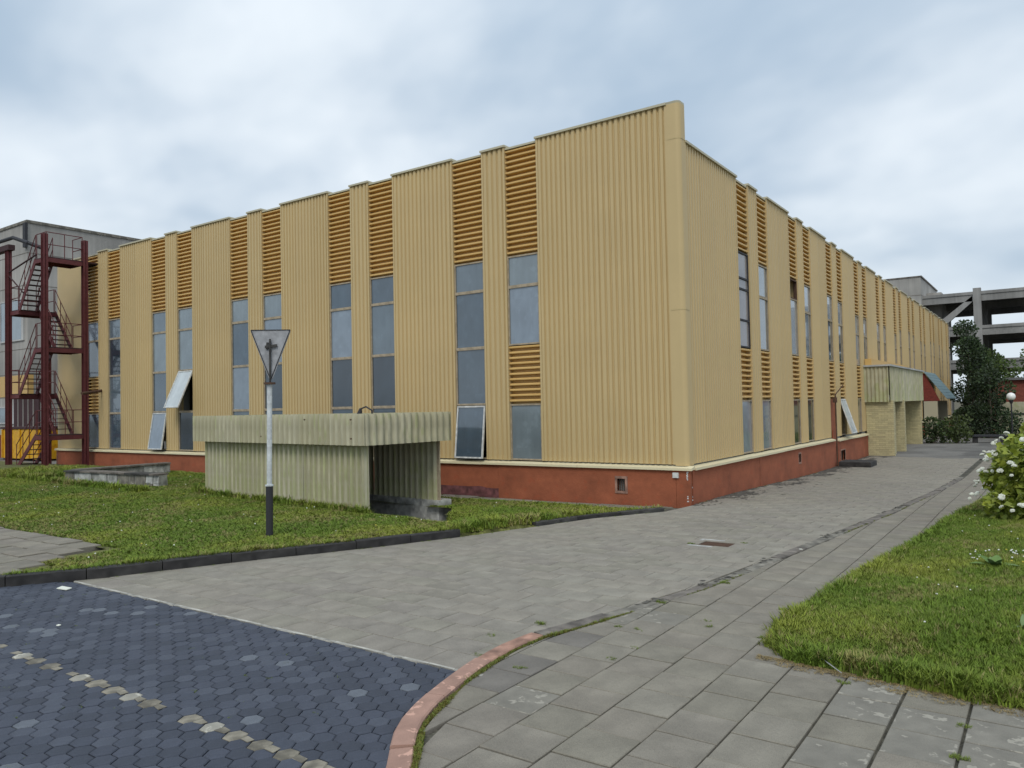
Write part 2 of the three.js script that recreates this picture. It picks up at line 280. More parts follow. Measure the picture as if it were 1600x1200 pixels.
{
  const root = sgroup('road'), cells = [], L = .5, Wd = .372, gp = .0035;
  for (let k = 0; k < 86; k++) {
    const z1 = 11.3 - k * Wd - gp, z0 = 11.3 - (k + 1) * Wd + gp, off = (k % 2) * .25 + hash3(k, 2, 3) * .04;
    for (let i = -14; i < 12; i++) {
      const x0 = i * L + off + gp, x1 = x0 + L - 2 * gp, lo0 = xKerb(z0) + .03, lo1 = xKerb(z1) + .03, hi0 = xWalk(z0) - .16, hi1 = xWalk(z1) - .16;
      const a0 = Math.max(x0, lo0), a1 = Math.max(x0, lo1), b0 = Math.min(x1, hi0), b1 = Math.min(x1, hi1);
      if (b0 - a0 < .03 && b1 - a1 < .03 || z0 < -20) continue;
      const cx = (x0 + x1) / 2, cz = (z0 + z1) / 2; if (cx > 1.85 && cx < 2.75 && cz > 4.05 && cz < 4.75) continue;   // the drain
      const fullT = a0 === x0 && a1 === x0 && b0 === x1 && b1 === x1;
      cells.push({ x: cx, z: cz, poly: fullT ? null : [[a0, z0], [Math.max(b0, a0 + .02), z0], [Math.max(b1, a1 + .02), z1], [a1, z1]] });
    }
  }
  layTiles(root, 'paving_tile', cells, roadTone, [L - 2 * gp, Wd - 2 * gp], 298);
}
{
  const root = sgroup('footpath'), cells = [], S = .45, gp = .006;
  for (let k = -8; k < 8; k++) for (let j = -70; j < 12; j++) {
    const gx = k >= 0 ? .011 : gp, x0 = 5.33 + k * S + gx, x1 = x0 + S - 2 * gx, off = k < 0 ? (((k % 2) + 2) % 2) * .22 + hash3(k + 40, 1, 1) * .05 : 0, z0 = 10.17 + j * S + off + gx * .8, z1 = z0 + S - 1.6 * gx, cx = (x0 + x1) / 2, cz = (z0 + z1) / 2;
    const lo0 = xWalk(z0) + .035, lo1 = xWalk(z1) + .035, a0 = Math.max(x0, lo0), a1 = Math.max(x0, lo1);
    if (x1 - a0 < .02 && x1 - a1 < .02) continue;
    if (x0 > xGrass(cz) + .2 && cz < 9.2) continue;
    if (cz < -20.5 || cz > 14.6) continue;
    const near = Math.abs(cx - xWalk(cz)) < .62, h = hash3(k + 9, j + 99, 8), o = { x: cx, z: cz, poly: k < 0 && a0 === x0 && a1 === x0 ? null : [[a0, z0], [x1, z0], [x1, z1], [a1, z1]] };
    if (near && cz > 8.5 && cz < 12 && h > .5) o.mat = h > .8 ? darkTone[0] : paleTone[0]; else if (k >= 0 && h > .4) o.mat = paleTone[0];
    cells.push(o);
  }
  layTiles(root, 'paving_tile', cells, walkTone, [S - 2 * gp, S - 2 * gp], 298);
}
// ---- blue-black hexagonal setts of the turning area, one pale row through them
{
  const root = sgroup('hexagon_paving'), s = .093, R = s - .0035, cells = [];
  const tones = [[.046, .054, .075], [.052, .06, .083], [.039, .046, .064], [.061, .07, .093], [.043, .05, .07]].map(c => sm(c.map(v => v * 1.12), { map: T.conc, bumpMap: T.concB, bumpScale: .002, roughness: .8 }));
  const grey = sm([.125, .14, .165], { map: T.conc }), pale = [sm([.235, .212, .165], { map: T.stone }), sm([.30, .285, .24], { map: T.splash })];
  const hexG = [0, 1, 2].map(i => { const b = new GB(), poly = []; for (let k = 0; k < 6; k++) poly.push([Math.cos(k * Math.PI / 3) * R, Math.sin(k * Math.PI / 3) * R]); b.slab(poly, -.035, 0, .006); const g = b.geo(), uv = g.attributes.uv; for (let q = 0; q < uv.count; q++) uv.setXY(q, uv.getX(q) * 1.3 + i * .41, uv.getY(q) * 1.3 + i * .23); return g; });
  const hz = Math.sqrt(3) * s;
  for (let i = -52; i < 34; i++) for (let j = 0; j < 34; j++) {
    const x = i * 1.5 * s, z = 11.44 + j * hz + (i & 1 ? hz / 2 : 0);
    if (x < xKerb(z) - .02 || x > xWalk(z) - .12 || z > 16.4) continue;
    cells.push({ x, z, line: j === 11 && !(i & 1) && hash3(i + 70, 1, 6) > .12 });
  }
  cells.forEach(c => { c.d = camDist(c.x, c.z) * (inView(c.x, 0, c.z, 1.0) ? 1 : 50); }); cells.sort((a, b) => a.d - b.d);
  const rest = new Map();
  cells.forEach((c, n) => {
    const h = hash3(Math.round(c.x * 50), Math.round(c.z * 50), 4), cl = vnoise(c.x * 2.2, c.z * 5, 3) > .86 && h > .5;
    const m = c.line ? pale[h > .72 ? 1 : 0] : (h > .975 || cl) ? grey : tones[Math.floor(h * 4.99)], y = rr(-.004, .003), e = new THREE.Euler(rr(-.016, .016), 0, rr(-.016, .016)), g = hexG[n % 3];
    if (n < 298) { const q = add('paving_sett', g, m, root); q.position.set(c.x, y, c.z); q.rotation.copy(e); }
    else { if (!rest.has(m)) rest.set(m, []); rest.get(m).push(g.clone().applyMatrix4(new THREE.Matrix4().makeRotationFromEuler(e).setPosition(c.x, y, c.z))); }
  });
  for (const [m, l] of rest) stuff(add('paving_sett_field', mergeGeometries(l), m, root));
  { const hb = new GB(); for (let i = -33; i < 18; i++) if (i & 1) { const x = i * 1.5 * s; if (x < xKerb(11.4) + .02 || x > xWalk(11.4) - .2) continue; hb.slab([[x - R, 11.352], [x + R, 11.352], [x + R / 2, 11.435], [x - R / 2, 11.435]], -.035, rr(-.003, .002), .005); } add('half_sett', hb, tones[0], root); }
  const eb = new GB(); for (let x = -4.4; x < 2.45; x += .31) { const z = xKerb(11.33) > x ? null : 11.33; if (z) eb.slab([[x, 11.3], [x + .305, 11.3], [x + .305, 11.325 + hash3(Math.round(x * 31), 1, 1) * .025], [x, 11.325 + hash3(Math.round(x * 31), 4, 1) * .025]], -.03, .003, .004); }
  add('edge_strip', eb, M.strip, root);
  const pb = new GB(); for (let i = -35; i < 25; i += 2) { const x = i * 1.5 * s, z = 11.44 + 11 * hz; if (x < xKerb(z) + .1 || x > xWalk(z) - .3 || hash3(i + 90, 3, 1) < .15) continue; const q = () => rr(-.012, .012); pb.slab([[x - .052 + q(), z - .034 + q()], [x + .05 + q(), z - .03 + q()], [x + .052 + q(), z + .034 + q()], [x - .05 + q(), z + .03 + q()]], .0, .0055, .001); }
  stuff(add('line_paint', pb, pale[0], root));
}
// ---- kerbs, stone by stone
function kerbRun(name, pts, w0, w1, y0, y1, mats, len, hFn, b = .012, gap = .006) {
  const root = sgroup(name), cur = new THREE.CatmullRomCurve3(pts.map(([x, z]) => new THREE.Vector3(x, 0, z)), false, 'centripetal'), L = cur.getLength(), n = Math.round(L / len);
  for (let i = 0; i < n; i++) {
    const g = new GB(), sub = 4, tw = rr(-.006, .006), up = rr(-.008, .008);
    const rail = k => { const t = (i + gap / len + (1 - 2 * gap / len) * k / sub) / n, p = cur.getPointAt(clamp(t)), q = cur.getTangentAt(clamp(t)); return [p, new THREE.Vector3(-q.z, 0, q.x)]; };
    for (let k = 0; k < sub; k++) {
      const [p, s] = rail(k), [q, t] = rail(k + 1), P0 = (o, y) => [p.x + s.x * o, y + hFn(p.z) + up, p.z + s.z * o], P1 = (o, y) => [q.x + t.x * o, y + hFn(q.z) + up, q.z + t.z * o];
      const prof = [[w0, y0], [w0, y1 - b], [w0 + b, y1 + tw], [w1 - b, y1], [w1, y1 - b], [w1, y0]];
      for (let m = 0; m < 5; m++) g.quad(P0(...prof[m]), P0(...prof[m + 1]), P1(...prof[m + 1]), P1(...prof[m]));
      if (k === 0) { g.quad(P0(w0, y0), P0(w0, y1 - b), P0(w1, y1 - b), P0(w1, y0)); g.quad(P0(...prof[1]), P0(...prof[2]), P0(...prof[3]), P0(...prof[4])); }
      if (k === sub - 1) { g.quad(P1(w0, y0), P1(w0, y1 - b), P1(w1, y1 - b), P1(w1, y0)); g.quad(P1(...prof[1]), P1(...prof[2]), P1(...prof[3]), P1(...prof[4])); }
    }
    add('kerb_stone', g, mats[Math.floor(rnd() * mats.length)], root);
  }
  return root;
}
kerbRun('lawn_kerb', kerbLine.slice(0, 6), -.15, .02, -.06, .135, M.kerb, .98, () => 0);
kerbRun('lawn_kerb', kerbLine.slice(6, 9), -.12, .02, -.06, .075, M.kerb, .95, () => 0);
kerbRun('painted_kerb', walkLine.slice(0, 6), -.155, .012, -.05, .022, M.kerbRed, .92, hRoad);
kerbRun('flush_kerb', walkLine.slice(5, 14), -.155, .008, -.05, .003, M.kerbGrey, 1.0, hRoad);
// strip of old paving against the wall
{
  const root = sgroup('wall_paving');
  for (let i = 0; i < 27; i++) { const x = -.35 - i * .62, b = new GB(); b.slab([[x - .61, .1], [x, .1], [x, .92 + rr(-.05, .06)], [x - .61, .92 + rr(-.05, .06)]], -.2, -.07 + rr(-.012, .012) - .035 * sstep(0, -4, x) + .14 * sstep(-9, -17, x), .008); add('paving_slab', b, walkTone[i % 8], root); }
  const p2 = sgroup('garden_path');
  for (let i = -1; i < 11; i++) for (let j = 0; j < 9; j++) {
    const x = -5.75 - i * .62 - (j % 2) * .3, z0 = 9.95 + j * .43 + (i > 8 ? -.05 : 0), x1 = x - .6, z1 = z0 + .41; if (j === 0 && i < 1 || i < 0 && j < 3) continue;
    if (x > xKerb(z1) - .13) continue;
    const b = new GB(); b.slab([[x1, z0], [x, z0], [x, z1], [x1, z1]], 0, .135 + rr(-.012, .012), .008); add('paving_slab', b, walkTone[(i * 3 + j + 8) % 8], p2);
  }
}
{
  const patch = (name, label, x0, x1, z0, z1, cell, f) => { const b = new GB(); for (let x = x0; x < x1; x += cell) for (let z = z0; z < z1; z += cell) { const n = fbm(x * 3.1, z * 1.7, 6, 4) * .6 + fbm(x * 14, z * 14, 2, 3) * .4; if (n < f(x, z)) continue; const y = hRoad(z) + .0055, j = () => rr(-.3, .3) * cell; b.quad([x + j(), y, z + j()], [x + j(), y, z + cell + j()], [x + cell + j(), y, z + cell + j()], [x + cell + j(), y, z + j()]); } stuff(add(name, b, M.dirt), label); };
  patch('dirt', 'ragged dark dirt washed up along the red plinth', .085, 1.6, -20.2, .1, .045, (x, z) => .47 + .2 * x + (z > -2 ? .03 : 0) - .05 * sstep(-8, -14, z) * (x < .9 ? 1 : 0));
  patch('dirt', 'thin dark dirt gathered along the flush kerb', 2.2, 4.9, -18, 9.6, .05, (x, z) => .6 + Math.abs(x - xWalk(z) + .13) * 1.3);
}
// storm drain in the road
{
  const t = thing('storm_drain', 'rusty sunken drain grating in the grey road paving', 'drain', [2.3, 0, 4.4]), b = new GB();
  b.box(-.42, .42, -.04, .0, -.34, -.27).box(-.42, .42, -.04, .0, .27, .34).box(-.42, -.35, -.04, .0, -.27, .27).box(.35, .42, -.04, 0, -.27, .27); add('rim', b, M.concPale, t);
  for (let i = 0; i < 8; i++) { const g = new GB(); g.box(-.35, .35, -.035, -.012, -.26 + i * .067, -.225 + i * .067); add('grate_bar', g, M.rusty, t); }
}

// ------------------------------------------------------------------ the factory hall
const HL = 9.28, HR = 8.42, HB = .866;
const hall = thing('factory_building', 'long two storey factory hall clad in ochre corrugated sheets on a red plinth', 'building');
const FP = side => side === 'L' ? (u, y, d) => [-u, y, d] : (u, y, d) => [d, y, -u];
function fbox(b, f, u0, u1, y0, y1, d0, d1) { return b.hull8([f(u0, y0, d0), f(u1, y0, d0), f(u1, y0, d1), f(u0, y0, d1), f(u0, y1, d0), f(u1, y1, d0), f(u1, y1, d1), f(u0, y1, d1)]); }
function clad(f, u0, u1, y0, y1, flush0, flush1, lap0, lap1, off = 0) {
  const b = new GB(), ta = lap0 ? 0 : .055, tb = lap1 ? 0 : .055, w = u1 - u0 - ta - tb, n = Math.max(1, Math.round(w / .152)), p = w / n;
  const prof = []; if (!lap0) prof.push([u0, .012], [u0 + ta, .012], [u0 + ta + .001, -.008]); else prof.push([u0, .004]);
  for (let i = 0; i < n; i++) { const s = u0 + ta + i * p; prof.push([s + p * .16, -.044 + off], [s + p * .30, -.044 + off], [s + p * .44, off], [s + p * .92, off]); }
  if (!lap1) prof.push([u1 - tb - .001, -.008], [u1 - tb, .012], [u1, .012]); else prof.push([u1 + .004, off]);
  for (let i = 0; i < prof.length - 1; i++) b.quad(f(prof[i][0], y0, prof[i][1]), f(prof[i + 1][0], y0, prof[i + 1][1]), f(prof[i + 1][0], y1, prof[i + 1][1]), f(prof[i][0], y1, prof[i][1]));
  if (!flush0) b.quad(f(u0, y0, .012), f(u0, y0, -.24), f(u0, y1, -.24), f(u0, y1, .012));
  if (!flush1) b.quad(f(u1, y0, .012), f(u1, y0, -.24), f(u1, y1, -.24), f(u1, y1, .012));
  return b;
}
function capping(f, u0, u1, y, e0 = .025, e1 = .025) { return fbox(new GB(), f, u0 - e0, u1 + e1, y - .055, y, -.34, .045); }
const slatG = (() => { const b = new GB(), pr = [[-.17, .056], [-.042, .06], [-.028, .068], [-.028, .098], [-.042, .114], [-.17, .1375]];   // [depth, height], one unit long
  for (let i = 0; i < pr.length - 1; i++) b.quad([0, pr[i][1], pr[i][0]], [1, pr[i][1], pr[i][0]], [1, pr[i + 1][1], pr[i + 1][0]], [0, pr[i + 1][1], pr[i + 1][0]]);
  return b.geo(); })();
let slatCount = 0;
function louvre(side, f, u0, u1, y0, y1, single) {
  const g = new THREE.Group(); g.name = 'louvre'; hall.add(g);
  add('backing', fbox(new GB(), f, u0, u1, y0, y1, -.5, -.168), M.louvre[0], g);
  const n = Math.max(1, Math.floor((y1 - y0) / .1395)), p = (y1 - y0) / n, rest = [];
  for (let i = 0; i < n; i++) {
    const m = new THREE.Matrix4();
    if (side === 'L') m.makeScale(u1 - u0, p / .1395, 1).setPosition(-u1, y0 + i * p, 0); else m.makeRotationY(Math.PI / 2).multiply(new THREE.Matrix4().makeScale(u1 - u0, p / .1395, 1)).setPosition(0, y0 + i * p, -u0);
    if (single && slatCount < 298) { slatCount++; const s = add('slat', slatG, M.louvre[Math.floor(rnd() * 3)], g); m.decompose(s.position, s.quaternion, s.scale); } else rest.push(slatG.clone().applyMatrix4(m));
  }
  if (rest.length) stuff(add('slat_field', mergeGeometries(rest), M.louvre[0], g));
}
function windowAt(f, u0, u1, y0, y1, glass, o = {}) {
  const g = new THREE.Group(); g.name = 'window'; hall.add(g);
  const e = .04, d0 = -.13, d1 = -.028;
  if (!o.tilt) {
    const b = new GB(); fbox(b, f, u0, u0 + e, y0, y1, d0, d1); fbox(b, f, u1 - e, u1, y0, y1, d0, d1); fbox(b, f, u0 + e, u1 - e, y0, y0 + e, d0, d1 + .004); fbox(b, f, u0 + e, u1 - e, y1 - e, y1, d0, d1 + .004);
    for (const yy of o.bars || []) fbox(b, f, u0 + e, u1 - e, yy - .025, yy + .025, d0, d1 + .003);
    add('frame', b, o.frame || M.wood, g);
    if (glass) { const q = new GB(); fbox(q, f, u0 + e, u1 - e, y0 + e, y1 - e, -.062, -.056); paneUV(add('pane', q, glass, g)); }
    return g;
  }
  // top hung sash pushed out at the foot
  const b0 = new GB(); fbox(b0, f, u0, u0 + e * .7, y0, y1, d0, d1 - .02); fbox(b0, f, u1 - e * .7, u1, y0, y1, d0, d1 - .02); fbox(b0, f, u0 + e * .7, u1 - e * .7, y0, y0 + e, d0, d1 - .02); fbox(b0, f, u0 + e * .7, u1 - e * .7, y1 - e, y1, d0, d1 - .02); add('frame', b0, M.wood, g);
  const h = y1 - y0 - .04, t = o.tilt, at = (u, s, n) => f(u, y1 - .03 - Math.cos(t) * s + Math.sin(t) * n, -.05 + Math.sin(t) * s + Math.cos(t) * n);
  const bar = (b, ua, ub, sa, sb, na, nb) => b.hull8([at(ua, sa, na), at(ub, sa, na), at(ub, sa, nb), at(ua, sa, nb), at(ua, sb, na), at(ub, sb, na), at(ub, sb, nb), at(ua, sb, nb)]);
  const sa = new GB(), a = u0 + .035, c = u1 - .035; bar(sa, a, a + e, 0, h, 0, .045); bar(sa, c - e, c, 0, h, 0, .045); bar(sa, a + e, c - e, 0, e, 0, .042); bar(sa, a + e, c - e, h - e, h, 0, .042); add('sash', sa, M.white, g);
  const q = new GB(); bar(q, a + e, c - e, e, h - e, .018, .024); paneUV(add('pane', q, glass, g));
  return g;
}
function paneUV(m) { const uv = m.geometry.attributes.uv, a = rnd() * 5, k = .55 + rnd() * .3; for (let i = 0; i < uv.count; i++) uv.setXY(i, uv.getX(i) * k + a, uv.getY(i) * k + a * 1.7); return m; }
const pick = l => l[Math.floor(rnd() * l.length)];
const Y = [HB + .03, HB + 1.5, HB + 3.05, HB + 4.6, HB + 5.42];                       // heads and transoms of the window strips
const wallBox = [];
const cladTone = [M.clad, ...[[.965, .96, .95], [1.02, 1.015, 1.0], [.985, .985, .99]].map(k => sm([.575 * k[0], .432 * k[1], .215 * k[2]], { map: T.paint, roughness: .55 }))];
function panelRun(side, f, u0, u1, top, fl0, fl1) {
  const n = Math.max(1, Math.round((u1 - u0) / .93)), w = (u1 - u0) / n, g = new THREE.Group(); g.name = 'cladding_panel'; hall.add(g);
  for (let i = 0; i < n; i++) add('cladding_sheet', clad(f, u0 + i * w, u0 + (i + 1) * w, HB + .028, top - .05, fl0 || i > 0, fl1 || i < n - 1, i > 0, i < n - 1, rr(0, .005)), cladTone[Math.floor(rnd() * 4)], g);
  add('cap_flashing', capping(f, u0, u1, top, fl0 ? 0 : .025, fl1 ? 0 : .025), M.cap, g);
  wallBox.push([f, u0 + .01, u1 - .01, 0, top - .07, -.5, -.06]);
}
// front towards the lawn
const fL = FP('L'), uL = [3.9365, 4.9388, 5.7129, 6.7546, 9.0474, 10.0649, 10.8478, 11.8671, 14.1931, 15.216, 15.9848, 17.0135, 19.3496, 20.3504, 21.1144, 22.1345, 24.4589, 25.4632, 26.2286, 27.22];
panelRun('L', fL, .3, uL[0], HL, true, false);
for (let i = 1; i < 19; i += 2) panelRun('L', fL, uL[i], uL[i + 1], HL, false, false);
for (let s = 0; s < 10; s++) {
  const a = uL[2 * s] + .004, b = uL[2 * s + 1] - .004, top = HL - .13;
  add('strip_flashing', fbox(new GB(), fL, a, b, top, top + .05, -.34, -.012), M.cap, hall);
  louvre('L', fL, a, b, Y[4], top, true);
  const mid = s === 0 || s === 9;                         // the strips with a second louvre between the storeys
  const gl = () => pick([G.a, G.pale, G.b, G.c, G.d, G.b]);
  windowAt(fL, a, b, Y[3], Y[4], s === 2 || s === 3 ? G.b : pick([G.a, G.c, G.pale]));
  windowAt(fL, a, b, Y[2], Y[3], s === 1 ? G.b : gl());
  if (mid) louvre('L', fL, a, b, Y[1], Y[2], s === 0); else if (s === 6) windowAt(fL, a, b, Y[1], Y[2], G.milky, { tilt: .42 }); else windowAt(fL, a, b, Y[1], Y[2], s === 2 ? G.d : gl());
  windowAt(fL, a, b, Y[0], Y[1], s === 7 ? G.pale : s === 0 ? G.c : s === 1 ? G.b : gl(), s === 1 ? { tilt: .12 } : s === 7 ? { tilt: .16 } : {});
}
// plain curved end of the front, beside the fire stair
{
  const b = new GB(), R = 1.7, pts = [[-27.22, 0], [-29.5, 0]]; for (let k = 1; k <= 10; k++) { const a = k / 10 * Math.PI / 2; pts.push([-29.5 - Math.sin(a) * R, -R + Math.cos(a) * R]); } pts.push([-31.2, -6]);
  for (let i = 0; i < pts.length - 1; i++) b.quad([pts[i][0], HB, pts[i][1]], [pts[i + 1][0], HB, pts[i + 1][1]], [pts[i + 1][0], 9.16, pts[i + 1][1]], [pts[i][0], 9.16, pts[i][1]]);
  const g = add('curved_end', b, M.clad, hall), c = new GB();
  for (let i = 0; i < pts.length - 1; i++) { const o = (p, d) => [p[0] - d * (p[1] < -.01 ? .8 : 0), p[1] + d]; const A = o(pts[i], .04), B = o(pts[i + 1], .04), Ai = o(pts[i], -.25), Bi = o(pts[i + 1], -.25); c.hull8([[A[0], 9.16, A[1]], [B[0], 9.16, B[1]], [Bi[0], 9.16, Bi[1]], [Ai[0], 9.16, Ai[1]], [A[0], 9.22, A[1]], [B[0], 9.22, B[1]], [Bi[0], 9.22, Bi[1]], [Ai[0], 9.22, Ai[1]]]); }
  add('cap_flashing', c, M.cap, g);
}
// long side
const fR = FP('R'), uR = [3.82]; { const st = [.9655, .7824, .97, 2.2867]; for (let i = 0; i < 43; i++) uR.push(uR[i] + st[i % 4]); }
panelRun('R', fR, .3, uR[0], HR, true, false);
for (let i = 1; i + 1 < uR.length; i += 2) panelRun('R', fR, uR[i], uR[i + 1], HR, false, false);
const rEnd = uR[uR.length - 1];
for (let s = 0; 2 * s + 1 < uR.length; s++) {
  const a = uR[2 * s] + .004, b = uR[2 * s + 1] - .004, top = HR - .12, near = s < 3;
  add('strip_flashing', fbox(new GB(), fR, a, b, top, top + .05, -.34, -.012), M.cap, hall);
  const wt = s === 2 ? Y[4] - .0 : Y[4] + (s === 0 ? .12 : 0) - (s > 4 ? rr(0, .5) : 0);
  louvre('R', fR, a, b, wt, top, near);
  const w0 = HB + 2.92;
  if (s === 0) { windowAt(fR, a, b, w0, wt, G.grime, { bars: [w0 + .75, w0 + 1.6, w0 + 1.9], frame: M.steelDark }); }
  else if (s === 2) { windowAt(fR, a, b, w0 + 1.85, wt, null, { frame: M.rusty }); windowAt(fR, a, b, w0, w0 + 1.85, G.pale); }
  else { const md = w0 + (wt - w0) * .62; windowAt(fR, a, b, md, wt, pick([G.pale, G.c, G.pale])); windowAt(fR, a, b, w0, md, pick([G.a, G.pale, G.b])); }
  louvre('R', fR, a, b, Y[1] - .02, w0, near);
  if (s < 2) windowAt(fR, a, b, Y[0], Y[1] - .02, G.pale); else if (s < 4) windowAt(fR, a, b, Y[0], Y[1] - .02, G.teal);
  else if (s === 4) { const g = add('infill_panel', fbox(new GB(), fR, a, b, Y[0], Y[1] - .02, -.3, -.05), M.plinth, hall); g.userData.label = 'red painted infill below the louvre'; }
  else windowAt(fR, a, b, Y[0], Y[1] - .02, s === 5 ? G.milky : G.b, s === 5 ? { tilt: .3 } : {});
}
// rounded corner between the two fronts, rising to the higher parapet
{
  const b = new GB(), R = .1, pts = [[-.3, .014], [-R, .014]]; for (let k = 1; k <= 8; k++) { const a = k / 8 * Math.PI / 2; pts.push([-R + Math.sin(a) * (R + .014), -R + Math.cos(a) * (R + .014)]); } pts.push([.014, -.3]);
  for (let i = 0; i < pts.length - 1; i++) {
    const run = (ya, yb) => b.quad([pts[i][0], ya, pts[i][1]], [pts[i + 1][0], ya, pts[i + 1][1]], [pts[i + 1][0], yb, pts[i + 1][1]], [pts[i][0], yb, pts[i][1]]);
    run(HB, 4.46); run(4.463, HR); run(HR + .003, HL - .03);
  }
  const g = add('corner_trim', b, M.clad, hall), c = new GB();
  for (let i = 0; i < pts.length - 1; i++) { const A = pts[i], B = pts[i + 1]; c.hull8([[A[0], HL - .05, A[1]], [B[0], HL - .05, B[1]], [-.3, HL - .05, -.3], [-.3, HL - .05, -.3], [A[0] * 1.03, HL, A[1] + .01], [B[0] * 1.03, HL, B[1] + .01], [-.3, HL, -.3], [-.3, HL, -.3]]); }
  add('cap_flashing', c, M.cap, g);
  add('lap_seam', (() => { const s = new GB(); for (let i = 0; i < pts.length - 1; i++) for (const y of [4.44, HR - .02]) { const k = 1.012; s.quad([pts[i][0] * (pts[i][0] > 0 ? 1.5 : 1), y, pts[i][1] + .006], [pts[i + 1][0] * (pts[i + 1][0] > 0 ? 1.5 : 1), y, pts[i + 1][1] + .006], [pts[i + 1][0] * (pts[i + 1][0] > 0 ? 1.5 : 1), y + .03, pts[i + 1][1] + .006], [pts[i][0] * (pts[i][0] > 0 ? 1.5 : 1), y + .03, pts[i][1] + .006]); } return s; })(), M.trim, g);
  // back of the parapet above the lower side
  const pb = new GB(); pb.box(-29.4, -.3, HR - .2, HL - .06, -.36, -.3); pb.box(-.3, -.02, HR, HL - .06, -.36, -.29); add('parapet_back', pb, M.trim, hall);
}
// bearing walls behind the sheets, floor and roof of the hall
{
  const b = new GB(); for (const [f, u0, u1, y0, y1, d0, d1] of wallBox) fbox(b, f, u0, u1, y0, y1, d0, d1);
  fbox(b, fL, 0, 27.22, -.4, HB - .02, -.62, -.45); fbox(b, fR, .5, rEnd, -.6, HB - .02, -.62, -.45);
  add('wall', b, M.interior, hall);
  const r = new GB(); r.box(-29.4, -.36, HR - .4, HR - .22, -rEnd, -.37); r.box(-31, -29.41, HR - .4, HR - .22, -rEnd, -1.95); add('roof', r, M.roof, hall);
  const fl = new GB(); fl.box(-30.9, -.5, -.5, .3, -rEnd, -1.95); add('floor', fl, M.interior, hall);
  const bk = new GB(); bk.box(-31.15, -30.95, 0, HR - .2, -rEnd, -5.9); bk.box(-31.1, 0, 0, HR - .2, -rEnd - .3, -rEnd); bk.box(-30.8, -27.2, 0, HB, -1.9, -1.75); add('rear_wall', bk, M.greyWall, hall);
  for (let k = 0; k < 8; k++) { const z = -3.5 - k * 6.1, q = new GB(); q.bar([-29, 7.2, z], [-.7, 7.2, z], .14, .2); q.bar([-29, 5.9, z], [-.7, 5.9, z], .12, .16); for (let x = -28; x < -3; x += 2) { q.bar([x, 5.9, z], [x + 1, 7.2, z], .08); q.bar([x + 1, 7.2, z], [x + 2, 5.9, z], .08); } if (k < 3) add('roof_truss', q, M.steelDark, hall); }
}
